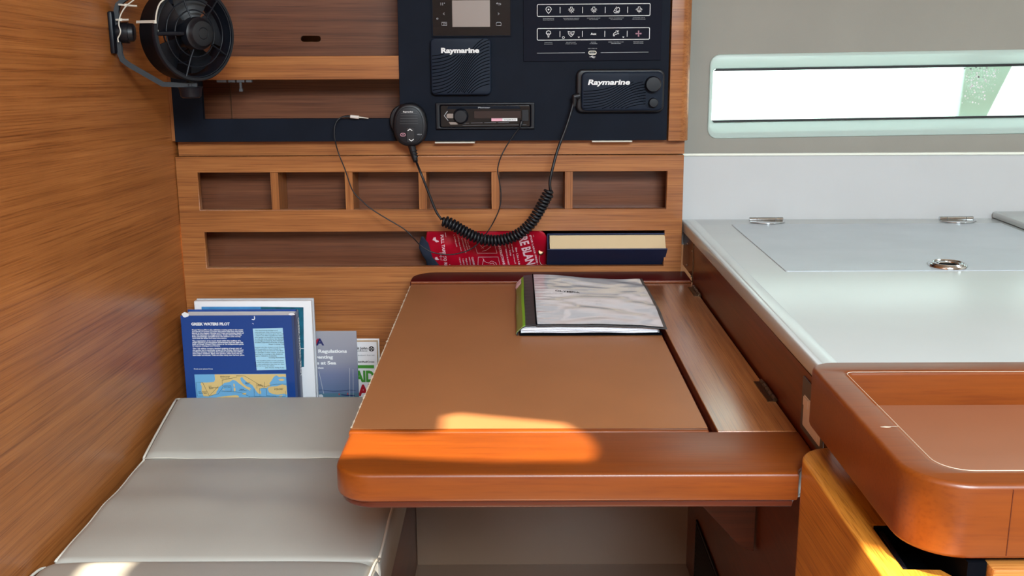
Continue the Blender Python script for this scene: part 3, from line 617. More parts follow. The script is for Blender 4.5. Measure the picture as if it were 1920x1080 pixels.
ic.append(st(XS[3], ZA, [(-0.0056, -0.0030), (0.0, 0.0056), (0.0, -0.0012), (-0.0040, -0.0012)], [(-0.0052, -0.0040), (-0.003, -0.0056), (0.0042, -0.0052), (0.0062, -0.0018), (-0.002, -0.0038)], circ(0.003, 0.0016, 0.0026, 10, -0.6, pi+0.3), w=0.0009))
ic.append(bulb(XS[4], ZA, (circ(0, -0.0004, 0.0018, 8, pi, 2*pi), [(0, 0.0024), (0, -0.0024)])))
ic.append(join(st(XS[0], ZB2, [(-0.0012, -0.0030), (-0.0014, -0.0014), (-0.0042, 0.0010), (-0.0036, 0.0044), (0, 0.0062), (0.0036, 0.0044), (0.0042, 0.0010), (0.0014, -0.0014), (0.0012, -0.0030)], w=0.0010), st(XS[0], ZB2, [(-0.0016, -0.0040), (0.0016, -0.0040)], [(-0.0014, -0.0056), (0.0014, -0.0056)], [(-0.0018, 0.0012), (0, -0.0004), (0.0018, 0.0012)], w=0.0009)))
ic.append(st(XS[1], ZB2, [(-0.0060, 0.0044), (0, 0.0032), (0.0060, 0.0044), (0.0044, -0.0008), (0, -0.0052), (-0.0044, -0.0008), (-0.0060, 0.0044)], [(-0.003, 0.0008), (0.0006, 0.0008), (0.0026, -0.001)], [(-0.001, -0.0014), (0.0034, -0.0004)], w=0.0009))
ic.append(st(XS[1]-0.0145, ZB2-0.0066, circ(0, 0, 0.0020, 8), w=0.0008)); ic.append(st(XS[1]+0.0145, ZB2-0.0056, [(-0.0018, 0), (0.0018, 0)], [(-0.001, -0.0014), (0.001, -0.0014)], w=0.0008))
ic.append(text('Aux', 0.0112, 0.0040, Fm(XS[2]-0.0056, ZB2-0.0020, 0.0033), bold=0.03))
ic.append(st(XS[3], ZB2, [(0.0052, 0.0052), (-0.0006, 0.0052), (-0.0006, 0.0020), (-0.0032, 0.0020), (-0.0052, -0.0008), (-0.0052, -0.0040), (-0.0032, -0.0040), (-0.0026, -0.0012), (0.0004, -0.0012), (0.0020, 0.0000), (0.0054, 0.0000)], [(0.0024, 0.0052), (0.0024, 0.0030), (0.0044, 0.0030)], w=0.0010))
ic.append(st(XS[3]+0.0135, ZB2-0.0056, [(-0.0018, 0), (0.0018, 0)], [(-0.001, -0.0014), (0.001, -0.0014)], w=0.0008))
fl = [[(0, 0), (0.0058*cos(t), 0.0058*sin(t))] for t in (0, pi/2, pi, 1.5*pi)]
for t in (0, pi/2, pi, 1.5*pi):
    for r_ in (0.0022, 0.0040): fl.append([(r_*cos(t)+0.0016*cos(t+1), r_*sin(t)+0.0016*sin(t+1)), (r_*cos(t), r_*sin(t)), (r_*cos(t)+0.0016*cos(t-1), r_*sin(t)+0.0016*sin(t-1))])
for q in ic: sub('icon', q, 'ink_white', sp)
sub('icon', st(XS[4], ZB2, *fl, w=0.00065), 'ink_pink', sp, label='pinkish snowflake icon')
lab = []
for x, a, b, wa, wb in ((XS[0], 'ELECTRONICS', 'ELECTRONIQUE', .0205, .0205), (XS[1], 'NAVIGATION LIGHTS', 'FEUX DE NAVIGATION', .0300, .0270), (XS[2], 'STEAMING LIGHT', 'FEU DE HUNE', .0250, .0165), (XS[3], 'DECK FLOODLIGHT', 'ECLAIRAGE PONT', .0280, .0215), (XS[4], 'ANCHOR LIGHT', 'FEU DE MOUILLAGE', .0230, .0245)):
    zz = 1.2436+(x-0.15)*0.004
    lab += [text(a, wa, 0.0013, Fm(x, zz, 0.0033), align='C', bold=0.02), text(b, wb, 0.0012, Fm(x, zz-0.0026, 0.0033), align='C', bold=0.02)]
for x, a, b, wa, wb in ((XS[0], 'LIGHTING', 'ECLAIRAGE', .0145, .0155), (XS[1], 'BILGE PUMP', 'POMPE DE CALE', .0180, .0205), (XS[2], 'SPARE', 'AUXILIAIRE', .0095, .0145), (XS[3], 'FRESH WATER PUMP', "GROUPE D'EAU", .0290, .0185), (XS[4], 'FRIDGE UNIT', 'GROUPE FROID', .0190, .0190)):
    zz = 1.1998+(x-0.15)*0.004
    lab += [text(a, wa, 0.0013, Fm(x, zz, 0.0033), align='C', bold=0.02), text(b, wb, 0.0012, Fm(x, zz-0.0026, 0.0033), align='C', bold=0.02)]
lab.append(text('USB-C PORT-3A', 0.0175, 0.0013, Fm(0.1485, 1.1882, 0.0033), align='C', bold=0.02))
for q in range(0, len(lab)-1, 2): sub('lettering', join(lab[q], lab[q+1]), 'ink_grey', sp)
sub('lettering', lab[-1], 'ink_grey', sp)
sub('divider_line', strokes([[(0.0440, 1.1808), (0.1345, 1.1812)]], 0.0008, MF(PY)), 'ink_grey', sp)
sub('divider_line', strokes([[(0.1640, 1.1812), (0.2540, 1.1818)]], 0.0008, MF(PY)), 'ink_grey', sp)
ub = sub('usb_socket', plate([rr(0.1408, 1.1775, 0.1562, 1.1848, 0.0034), rr(0.1424, 1.1791, 0.1546, 1.1832, 0.0019)], 0.0012, MF(PY-0.0008)), 'nylon_white', sp)
sub('tongue', box(0.1440, 0.1530, PY-0.0004, PY-0.0001, 1.1800, 1.1812), 'steel', ub)
sub('usb_symbol', strokes([[(0.1430, 1.1735), (0.1540, 1.1735)], [(0.1460, 1.1735), (0.1475, 1.1752), (0.1500, 1.1752)], [(0.1480, 1.1735), (0.1495, 1.1716), (0.1525, 1.1716)]], 0.0008, MF(PY)), 'ink_white', sp)
# square instrument cover
ic_ = thing('instrument_cover', 'square black ribbed protective cover with white lettering below the display', 'instrument cover', (-0.099, FY, 1.157))
c0 = (-0.1560, 1.1045, -0.0425, 1.2095)
cv = sub('cover', plate([rr(*c0, 0.009, 6)], 0.016, MF(FY-0.0164), bev=0.003), 'cover_navy', ic_, smooth=True)
def waves(x0, z0, x1, z1, n, yy, w, flip=1, clip=lambda x, z: True):
    L = []
    H_ = z1-z0; Wd = x1-x0
    for k in range(n):
        ln = []
        off = -0.75*H_+k*H_*1.40/n
        for i in range(41):
            t = i/40; x = x0+Wd*t
            s_ = 1/(1+math.exp(-(t-0.58-0.16*(k/n-0.5))*7.5))
            z = z0+off+H_*(0.06*t+0.78*s_)+H_*0.10
            if z0 <= z <= z1 and clip(x, z): ln.append((x, z))
            else:
                if len(ln) > 1: L.append(ln)
                ln = []
        if len(ln) > 1: L.append(ln)
    return strokes(L, w, MF(yy))
sub('ribbing', waves(c0[0]+0.003, c0[1]+0.003, c0[2]-0.003, c0[3]-0.002, 22, FY-0.0165, 0.0014, clip=lambda x, z: z < 1.180 or x > -0.100+(z-1.18)*1.1+0.008), 'groove_black', cv)
sub('lettering', text('Raymarine', 0.0715, 0.0087, Fm(-0.1358, 1.1825, 0.0168), bold=0.045), 'ink_white', cv)
# VHF radio with its cover
vr = thing('marine_radio', 'rounded black radio with ribbed cover and two knobs at right of the fascia', 'radio', (0.20, FY, 1.11))
sub('bezel', plate([rr(0.1180, 1.0700, 0.2845, 1.1510, 0.012, 8)], 0.014, MF(FY-0.0144), bev=0.004), 'black_rubber', vr, smooth=True)
vc = sub('cover', plate([rr(0.1270, 1.0740, 0.2805, 1.1465, 0.010, 8)], 0.010, MF(FY-0.0250), bev=0.004), 'cover_navy', vr, smooth=True)
sub('ribbing', waves(0.131, 1.0785, 0.248, 1.128, 13, FY-0.0252, 0.0012), 'groove_black', vc)
dg = []
for i in range(46):
    for j in range(22):
        x = 0.216+i*0.0014; z = 1.080+j*0.003+(i % 2)*0.0015
        if x < 0.277 and z < 1.1435 and (x-0.216)+(z-1.08)*0.9 > 0.035 and (x-0.2605)**2+(z-1.1235)**2 > 0.0158**2 and (x-0.2620)**2+(z-1.090)**2 > 0.0098**2: dg.append([(x-0.0004, z), (x+0.0004, z+0.0006)])
sub('dimples', strokes(dg, 0.0005, MF(FY-0.0252)), 'groove_black', vc)
sub('lettering', text('Raymarine', 0.0790, 0.0092, Fm(0.1390, 1.1230, 0.0253), bold=0.035, shear=0.18), 'ink_white', vc)
sub('knob', lathe([(0, 0.0140), (0.0130, 0.0135), (0.0148, 0.011), (0.0150, 0)], (0.2605, FY-0.0254, 1.1235), (0, -1, 0), 32), 'black_plastic', vr, smooth=True)
sub('knob', lathe([(0, 0.0110), (0.0076, 0.0106), (0.0088, 0.009), (0.0090, 0)], (0.2620, FY-0.0254, 1.0895), (0, -1, 0), 28), 'black_plastic', vr, smooth=True)
# car stereo
cs = thing('car_stereo', 'black car stereo with round dial and small pink and white sticker', 'stereo', (-0.055, FY, 1.064))
sub('surround', plate([rr(-0.1490, 1.0395, 0.0395, 1.0895, 0.002), rr(-0.1410, 1.0430, 0.0320, 1.0850, 0.003)], 0.008, MF(FY-0.0083), bev=0.0015), 'black_plastic', cs, smooth=True)
fp_ = sub('faceplate', plate([rr(-0.1400, 1.0436, 0.0310, 1.0844, 0.003)], 0.007, MF(FY-0.0063), bev=0.001), 'dark_gloss', cs)
SY = FY-0.0134
fpY = FY-0.0064
sub('top_strip', poly([(-0.1275, 1.0775), (-0.1245, 1.0830), (0.009, 1.0830), (0.0135, 1.0775)], MF(fpY)), 'black_facia', fp_)
sub('display', poly([(-0.0755, 1.0600), (0.0130, 1.0600), (0.0130, 1.0735), (-0.0755, 1.0735)], MF(fpY)), 'display_brown', fp_)
sub('lettering', text('Pioneer', 0.0230, 0.0024, MF(fpY-0.0004) @ Matrix.Translation((-0.0680, 1.0790, 0)), bold=0.03), 'ink_grey', fp_)
dl = sub('dial', lathe([(0, 0.0100), (0.0112, 0.0098), (0.0126, 0.0086), (0.0134, 0.004), (0.0150, 0.0)], (-0.1015, fpY, 1.0640), (0, -1, 0), 36), 'black_plastic', cs, smooth=True)
sub('chevron', strokes([[(-0.1265, 1.0738), (-0.1330, 1.0650), (-0.1255, 1.0560)]], 0.0013, MF(fpY)), 'ink_grey', fp_)
sub('source_button', plate([rr(-0.1285, 1.0602, -0.1145, 1.0690, 0.0030)], 0.0010, MF(fpY-0.0011), bev=0.0003), 'screen_grey', fp_)
sub('band_button', plate([[(-0.1245, 1.0530), (-0.1215, 1.0485), (-0.1065, 1.0485), (-0.1095, 1.0525)]], 0.0010, MF(fpY-0.0011)), 'screen_grey', fp_)
sub('preset_key', strokes([[(-0.0960, 1.0508), (-0.0860, 1.0508)], [(-0.0820, 1.0512), (-0.0600, 1.0516)], [(-0.0565, 1.0516), (-0.0340, 1.0518)], [(-0.0310, 1.0518), (-0.010, 1.0520)], [(-0.098, 1.0465), (0.024, 1.0475)]], 0.0009, MF(fpY)), 'grey_plastic', fp_)
sub('sticker', poly([(-0.0430, 1.0545), (-0.0430+0.021, 1.0545), (-0.0430+0.021, 1.0598), (-0.0430, 1.0598)], MF(fpY-0.0001)), 'ink_pink', fp_, label='pink half of the sticker')
sub('sticker', poly([(-0.0220, 1.0545), (0.0065, 1.0545), (0.0065, 1.0598), (-0.0220, 1.0598)], MF(fpY-0.0001)), 'ink_white', fp_, label='white half of the sticker')
sub('sticker_text', text('Compatible for iO', 0.0230, 0.0022, MF(fpY-0.0003) @ Matrix.Translation((-0.0190, 1.0560, 0)), bold=0.02), 'ink_black', fp_)
sub('release_panel', plate([rr(0.0155, 1.0545, 0.0280, 1.0755, 0.001)], 0.0016, MF(fpY-0.0016), bev=0.0004), 'black_plastic', fp_)
# handheld microphone, hanging in front of the fascia, with its coiled cord
mY = FY-0.034
mc = thing('hand_microphone', 'oval black handheld microphone with white arrows hanging before the fascia', 'microphone', (-0.197, FY, 1.05))
O = (-0.1965, 1.0500)
def oval(w, h, cx=O[0], cz=O[1], n=40, e=2.35):
    P = []
    for i in range(n):
        t = 2*pi*i/n; c, s_ = cos(t), sin(t); ww = w*(1.0 if s_ < 0 else 1.0-0.06*s_)
        P.append((cx+ww*abs(c)**(2/e)*(1 if c > 0 else -1), cz+h*abs(s_)**(2/e)*(1 if s_ > 0 else -1)))
    return P
bd = sub('body', plate([oval(0.0325, 0.0405)], 0.030, MF(mY), bev=0.006), 'black_rubber', mc, smooth=True)
fc = sub('face', plate([oval(0.0262, 0.0345, O[0]-0.0005, O[1]-0.0008)], 0.002, MF(mY-0.0021), bev=0.001), 'black_plastic', mc, smooth=True)
gy = mY-0.0022
sub('grille_line', strokes([[(O[0]-0.0165-0.0006*i, O[1]+0.0172-0.0048*i), (O[0]+0.0150+0.0004*i, O[1]+0.0172-0.0048*i)] for i in range(-1, 4)], 0.0006, MF(gy)), 'grey_plastic', fc)
sub('lettering', text('Raymarine', 0.0185, 0.0026, MF(gy) @ Matrix.Translation((O[0]-0.0115, O[1]+0.0236, 0)), bold=0.03), 'ink_white', fc)
sub('arrow', strokes([[(O[0]-0.0038, O[1]-0.0105), (O[0]+0.0005, O[1]-0.0072), (O[0]+0.0048, O[1]-0.0105)]], 0.0013, MF(gy-0.0014)), 'ink_white', fc)
sub('arrow', strokes([[(O[0]-0.0018, O[1]-0.0262), (O[0]+0.0027, O[1]-0.0296), (O[0]+0.0070, O[1]-0.0262)]], 0.0013, MF(gy-0.0014)), 'ink_white', fc)
sub('rocker_key', plate([rr(O[0]-0.0060, O[1]-0.0318, O[0]+0.0090, O[1]-0.0045, 0.002)], 0.0014, MF(gy-0.0013), bev=0.0005), 'black_rubber', fc)
sub('side_key', strokes([rr(O[0]-0.0175, O[1]-0.0205, O[0]-0.0085, O[1]-0.0152, 0.0024)+[rr(O[0]-0.0175, O[1]-0.0205, O[0]-0.0085, O[1]-0.0152, 0.0024)[0]], [(O[0]-0.0155, O[1]-0.0180), (O[0]-0.0105, O[1]-0.0180)]], 0.0008, MF(gy)), 'ink_pink', fc, label='small key outlined in pinkish red')
sub('lettering', text('HI/LO', 0.0085, 0.0022, MF(gy) @ Matrix.Translation((O[0]+0.0140, O[1]-0.0185, 0)), bold=0.03), 'ink_grey', fc)
sub('hanger_clip', plate([oval(0.0335, 0.030, O[0]-0.0065, O[1]+0.008)], 0.0185, MF(FY-0.0188), bev=0.003), 'black_rubber', mc, smooth=True)
neck = [at(771, 270, y=mY+0.012), at(774, 282, y=mY+0.012), at(777, 294, y=mY+0.012), at(780, 304, y=mY+0.011)]
sub('strain_relief', join(tube(neck, [0.0075, 0.0068, 0.0058, 0.0042], 14), *[lathe([(0.0066-0.0006*i, -0.0012), (0.0072-0.0007*i, 0), (0.0066-0.0006*i, 0.0012)], at(775.5+1.6*i, 283+5.5*i, y=mY+0.012), (0.15, 0, -1), 14) for i in range(3)]), 'black_rubber', mc, smooth=True)
cY = 1.992
c_in = spline([at(779, 300, y=mY+0.011), at(788, 322, y=cY), at(803, 360, y=cY), at(817, 395, y=cY), at(828, 412, y=cY)], 6)
sub('straight_cord', tube(c_in, 0.0024, 8), 'black_rubber', mc, smooth='all')
axis = spline([at(829, 413, y=cY), at(848, 421, y=cY), at(870, 434, y=cY), at(895, 446, y=cY), at(922, 451, y=cY), at(950, 448, y=cY), at(975, 437, y=cY), at(996, 418, y=cY), at(1012, 393, y=cY), at(1023, 372, y=cY), at(1032, 357, y=cY)], 30)
# helix at even pitch along the sagging axis
L = [0.0]
for a, b in zip(axis, axis[1:]): L.append(L[-1]+(b-a).length)
TURNS = 39; N = TURNS*14; hel = []; j = 0
for i in range(N+1):
    s_ = L[-1]*i/N
    while j < len(L)-2 and L[j+1] < s_: j += 1
    f = (s_-L[j])/max(1e-9, L[j+1]-L[j]); c = axis[j].lerp(axis[j+1], f); t = (axis[j+1]-axis[j]).normalized()
    e1 = Vector((0, 1, 0)); e2 = t.cross(e1); th = 2*pi*TURNS*i/N
    R_ = 0.0088*min(1, 0.35+i/14/1.2, 0.35+(N-i)/14/1.2)
    hel.append(c+(e1*cos(th)+e2*sin(th))*R_)
sub('coiled_cord', tube(hel, 0.0028, 7), 'black_rubber', mc, smooth='all')
c_out = spline([at(1032, 357, y=cY), at(1031, 340, y=cY), at(1037, 312, y=cY+0.003), at(1046, 280, y=cY+0.01), at(1062, 237, y=2.008), at(1072, 205, y=2.012), at(1076, 188, y=2.014)], 6)
sub('straight_cord', tube(c_out, 0.0026, 8), 'black_rubber', mc, smooth='all')
q = at(1077, 182, y=2.014)
sub('plug', join(tube([(q.x-0.0006, 2.014, q.z-0.017), (q.x, 2.014, q.z-0.008), (q.x, 2.014, q.z+0.004)], [0.0032, 0.0046, 0.0050], 14), lathe([(0, 0.0), (0.0058, 0.0005), (0.0058, 0.012), (0, 0.0125)], (q.x-0.002, 2.014, q.z), (1, 0.15, 0.2), 16)), 'black_rubber', mc, smooth=True)
# aux lead
ax_ = thing('audio_lead', 'thin black audio cable with white plug tip looping below the fascia', 'cable', (-0.25, FY, 1.0))
aY = 1.9985
ap = [(652, 218), (640, 220), (631, 228), (627, 242), (628, 262), (635, 288), (647, 318), (661, 357), (679, 377), (698, 393), (727, 411), (757, 429), (774, 445), (786, 458), (798, 467), (811, 473), (830, 477), (849, 477), (868, 473), (883, 467), (897, 456), (911, 439), (921, 424), (930, 407), (936, 392), (939, 376), (939, 358), (936, 338), (933, 320), (936, 303), (943, 286), (952, 270), (962, 255), (971, 243), (976, 234)]
P = []
for i, (a, b) in enumerate(ap):
    yy = aY
    if i < 5: yy = 2.030-0.0045*i
    if i > 12 and i < 23: yy = 1.978
    if i > 30: yy = aY+(i-30)*0.0075
    P.append(at(a, b, y=yy))
sub('wire', tube(spline(P, 5), 0.00125, 6), 'black_rubber', ax_, smooth='all')
j0, j1, j2, j3 = at(652, 218, y=2.030), at(657, 218.5, y=2.030), at(673, 220, y=2.030), at(691, 222, y=2.031)
sub('plug', tube([at(643, 219, y=2.029), j0, j1], [0.0016, 0.0026, 0.0026], 10), 'black_rubber', ax_, smooth=True)
sub('adapter', tube([j1, j2], 0.0032, 12), 'white_plastic', ax_, smooth=True, label='white adapter sleeve')
sub('adapter_tail', tube([j2, at(680, 220.5, y=2.030), j3], [0.0016, 0.0012, 0.0006], 8), 'nylon_white', ax_, smooth=True)
q = at(977, 231, y=2.026)
sub('stereo_plug', tube([at(975, 238, y=2.026), (q.x, 2.026, q.z), (q.x+0.0008, 2.028, q.z+0.003)], [0.0022, 0.0034, 0.0034], 10), 'black_rubber', ax_, smooth=True)
# ---------------------------------------------------------------- cabin fan on the left wall
def sweep(path, side, w, t):                                  # flat strap along a path
    P = [Vector(p) for p in path]; side = Vector(side).normalized(); bm = bmesh.new(); R_ = []
    for i, p in enumerate(P):
        d = (P[min(i+1, len(P)-1)]-P[max(i-1, 0)]).normalized(); n = d.cross(side).normalized()
        R_.append([bm.verts.new(p+side*a*w/2+n*b*t/2) for a, b in ((-1, -1), (1, -1), (1, 1), (-1, 1))])
    for A, B in zip(R_, R_[1:]):
        for k in range(4): bm.faces.new((A[k], A[(k+1) % 4], B[(k+1) % 4], B[k]))
    bm.faces.new(R_[0][::-1]); bm.faces.new(R_[-1]); return bm_mesh(bm)
F0 = at(367, 63, y=1.80); AX = Vector((0.78, -0.625, 0.0)).normalized(); RA = Vector((0, 0, 1)); RB = AX.cross(RA)
Cf = F0-AX*0.026; Wf = Vector((XW, Cf.y-0.028, Cf.z+0.002))
fan = thing('cabin_fan', 'black round cabin fan on a forked bracket at the top of the left wall', 'fan', tuple(Wf))
r0 = 0.0765
def dk(r, a, h=0.0): return F0+AX*h+(RB*cos(a)+RA*sin(a))*r
sub('housing', lathe([(r0-0.004, 0.000), (r0, 0.000), (r0+0.0015, -0.002), (r0+0.0015, -0.008), (r0, -0.010), (r0-0.001, -0.046), (r0-0.004, -0.050), (r0-0.008, -0.050), (r0-0.006, -0.046), (r0-0.006, -0.006), (r0-0.004, 0.000)], F0, AX, 64), 'black_plastic', fan, smooth=True)
for r in (0.071, 0.0545, 0.038):
    sub('guard_ring', tube([dk(r, 2*pi*i/48, -0.002) for i in range(48)], 0.0013, 6, closed=True), 'black_plastic', fan, smooth='all')
for a, w in ((0.0, 0.0034), (1.25, 0.0014), (2.3, 0.0014), (-2.6, 0.0014), (-1.25, 0.0016)):
    sub('guard_spoke', tube([dk(0.024, a, 0.004), dk(0.040, a, 0.000), dk(0.0725, a, -0.002)], w, 8), 'black_plastic', fan, smooth=True)
for r in (0.066, 0.048, 0.030):
    sub('rear_ring', tube([dk(r, 2*pi*i/40, -0.047) for i in range(40)], 0.0014, 6, closed=True), 'black_plastic', fan, smooth='all')
for i in range(5): sub('rear_spoke', rod(dk(0.015, i*2*pi/5+0.4, -0.047), dk(0.070, i*2*pi/5+0.4, -0.047), 0.0018), 'black_plastic', fan)
sub('motor', lathe([(0, 0.022), (0.015, 0.0215), (0.020, 0.020), (0.0225, 0.016), (0.0235, 0.014), (0.0262, 0.012), (0.0270, 0.008), (0.0270, -0.004), (0.022, -0.010), (0.022, -0.046), (0, -0.048)], F0, AX, 40), 'black_rubber', fan, smooth=True)
sub('motor_ring', lathe([(0.0085, 0.0218), (0.0092, 0.0226), (0.0099, 0.0218)], F0, AX, 32), 'black_plastic', fan)
for i in range(5):
    a0 = i*2*pi/5+0.5
    def bl(u, v, a0=a0):
        r = 0.021+0.044*u; a = a0+(v-0.5)*(1.0-0.05*u); return dk(r, a, -0.026+0.020*(v-0.5)*(1.1-0.3*u))
    sub('blade', grid(6, 6, bl, thick=0.0012), 'black_rubber', fan, smooth=True)
sv = Vector((0, 1, 0)); dv = (Cf-Wf); dv.z = 0; dh = dv.normalized(); Ld = dv.length; side = dh.cross(Vector((0, 0, 1)))
def yk(t, z): return Wf+dh*Ld*t+Vector((0, 0, z))
hz = 0.0865
path = [yk(1.10, -hz), yk(0.95, -hz), yk(0.62, -hz+0.002), yk(0.18, -0.052), yk(0.10, -0.044), yk(0.075, -0.034), yk(0.07, 0), yk(0.075, 0.034), yk(0.10, 0.044), yk(0.18, 0.052), yk(0.62, hz-0.002), yk(0.95, hz), yk(1.10, hz)]
sub('yoke', sweep(path, side, 0.017, 0.0035), 'black_plastic', fan, label='forked black bracket arm')
sub('yoke_rib', join(sweep([p+side*0.0088 for p in path], side, 0.0012, 0.0075), sweep([p-side*0.0088 for p in path], side, 0.0012, 0.0075)), 'black_plastic', fan)
sub('pivot_knob', lathe([(0, -0.020), (0.014, -0.0195), (0.017, -0.017), (0.019, -0.004), (0.021, -0.001), (0.010, 0.0), (0.010, 0.004)], Cf+Vector((0, 0, -hz)), (0, 0, 1), 28), 'black_plastic', fan, smooth=True)
sub('pivot_knob', lathe([(0, 0.020), (0.014, 0.0195), (0.017, 0.017), (0.019, 0.004), (0.021, 0.001), (0.010, 0.0), (0.010, -0.004)], Cf+Vector((0, 0, hz)), (0, 0, 1), 28), 'black_plastic', fan, smooth=True)
for z in (-1, 1): sub('pivot_pin', rod(Cf+Vector((0, 0, z*(hz-0.001))), Cf+Vector((0, 0, z*(r0-0.001))), 0.006, 12), 'black_plastic', fan)
sub('wall_base', join(obox((XW+0.004, Wf.y, Wf.z), (1, 0, 0), (0, 1, 0), (0, 0, 1), 0.004, 0.020, 0.034, 0.003)), 'black_plastic', fan, smooth=True)
sub('mount_knob', lathe([(0, 0.030), (0.011, 0.0295), (0.0145, 0.027), (0.0155, 0.020), (0.0175, 0.0195), (0.0165, 0.006), (0.014, 0.0)], Vector((XW+0.006, Wf.y, Wf.z)), tuple(dh*0.8+Vector((0.3, 0, 0))), 28), 'black_rubber', fan, smooth=True)
fy = Wf.y-0.012
wp = [at(px, py, y=fy-0.008) for px, py in ((268, -14), (252, -1), (238, 10), (229, 22), (224, 35), (223, 47), (226, 58), (224, 66), (221, 72), (222, 79))]
sub('fan_wire', tube(spline(wp, 6), 0.0011, 6), 'nylon_white', fan, smooth='all', label='thin white wire along the bracket')
lp = [at(312, -4, y=1.745), at(300, 6, y=1.742), at(294, 22, y=1.742), at(292, 42, y=1.744), at(296, 58, y=1.752), at(304, 66, y=1.765)]
sub('fan_wire', tube(spline(lp, 6), 0.0013, 6), 'nylon_white', fan, smooth='all', label='white wire looped over the housing')
# ties
def tie(a, b, r=0.0014): return join(tube([a, b], r, 4), obox(a.lerp(b, 0.6), (1, 0, 0), (0, 1, 0), (0, 0, 1), 0.0022, 0.002, 0.0022, 0.0006))
for (x0, y0), (x1, y1), yy in (((257, 11.5), (222, 8.5), fy-0.006), ((241, 37), (217, 37), fy-0.006)):
    sub('cable_tie', tie(at(x0, y0, y=yy), at(x1, y1, y=yy)), 'nylon_white', fan, label='white nylon cable tie')
ta = []
for i in range(9):
    a = pi+0.18; h = -0.006-0.036*i/8; p = F0+AX*h+(RB*cos(a)+RA*sin(a))*(r0+0.0020); ta.append(p)
# the side of the drum that faces the viewer: the azimuth of the view vector
vd = Vector((0, 0, CAMH))-F0; vd.z = 0; vd -= AX*vd.dot(AX); vd.normalize(); sgn = 1 if vd.dot(RB) > 0 else -1
def dr(h, el, r=r0+0.0022): return F0+AX*h+(vd*cos(el)+RA*sin(el))*r
sub('cable_tie', join(sweep([dr(-0.002, 0.24), dr(-0.050, 0.24)], RA, 0.0042, 0.0014), sweep([dr(-0.0, 0.235), dr(0.004, 0.235)], RA, 0.005, 0.004)), 'nylon_white', fan, label='white nylon cable tie across the housing')
# ---------------------------------------------------------------- books behind the bench cushion
def book_block(name, x0, x1, y0, y1, z0, z1, cover, T, ct=0.0018, pages='page_white'):
    pass
SZ = 0.4185
# blue pilot book
pb = thing('pilot_book', 'thick worn blue pilot book with back cover map, standing foremost behind the cushion', 'book', (-0.53, 1.955, SZ))
bx0, bx1, by0, by1, bz1 = -0.6345, -0.4235, 1.936, 1.984, 0.6990
cvm = sub('cover', join(box(bx0, bx1, by0, by0+0.0022, SZ, bz1, 0.0008), box(bx0, bx1, by1-0.0022, by1, SZ, bz1, 0.0008)), 'book_blue', pb)
sub('page_block', box(bx0+0.003, bx1-0.001, by0+0.0024, by1-0.0024, SZ+0.002, bz1-0.004), 'paper_white', pb, label='white page block')
spn = [(bx1-0.0002, by0), (bx1+0.0035, by0+0.002), (bx1+0.0060, by0+0.010), (bx1+0.0068, (by0+by1)/2), (bx1+0.0060, by1-0.010), (bx1+0.0035, by1-0.002), (bx1-0.0002, by1)]
sps = sub('spine', plate([spn+[(bx1-0.0002, by1-0.0024), (bx1+0.0030, by1-0.008), (bx1+0.0030, by0+0.008), (bx1-0.0002, by0+0.0024)]], bz1-SZ-0.001, MT(bz1-0.0005)), 'spine_slate', pb, smooth=True)
Mc = MF(by0-0.0002)
def pt(px, py): q = at(px, py, y=by0); return q.x, q.z
def tl(s, px0, px1, py, hpx, M=Mc, bold=0.02, **k):          # a line of type from pixel px0 to px1 of the measured cover, baseline py
    x0, z = pt(px0, py); x1, _ = pt(px1, py)
    return text(s, x1-x0, hpx*0.00094, M @ Matrix.Translation((x0, z, 0)), bold=bold, **k)
sub('lettering', tl('GREEK WATERS PILOT', 359, 431, 610, 5.6, bold=0.045), 'ink_white', cvm)
para = ["Greek Waters Pilot is the definitive cruising guide to the coasts", "and islands of Greece. It covers the entire area from the Ionian", "islands to the Aegean, Rhodes and Crete and includes details of", "over 450 harbours in a single volume. Greek Waters Pilot has", "been painstakingly compiled from the author's own survey", "work and the latest first hand information.",
 "The organisation of so much detail within the confines of a", "single volume is an impressive achievement and has been the", "basis of Greek Waters Pilot's status as the indispensable guide", "for anyone cruising around Greece.",
 "This 11th edition contains detailed updating of every part of", "the guide, but in particular areas of the Ionian, Saronic and", "northern Greece, visited by the authors since the last edition,", "have major revisions. Many new photos, often from the air,", "have been introduced. There are also many new harbour plans."]
wl_ = [96, 96, 97, 93, 91, 65, 91, 95, 96, 52, 92, 95, 95, 93, 97]; py = 619.5
tp = []
for i, (s_, w_) in enumerate(zip(para, wl_)):
    tp.append(tl(s_, 360+0.12*i, 360+w_+0.12*i, py, 2.5, bold=0.03)); py += 3.15+(1.7 if i in (5, 9) else 0)
sub('printed_text', join(*tp), 'ink_white', cvm)
sub('printed_text', tl('Front cover photos Poros', 364, 399, 692.5, 2.0), 'ink_white', cvm)
q0, q1 = pt(474, 616), pt(537, 694)
bxp = sub('quote_box', poly([(q0[0], q0[1]), (q0[0]+0.0025, q1[1]), (q1[0], q1[1]+0.0012), (q1[0]-0.0025, q0[1]+0.0012)], Mc), 'box_lightblue', cvm)
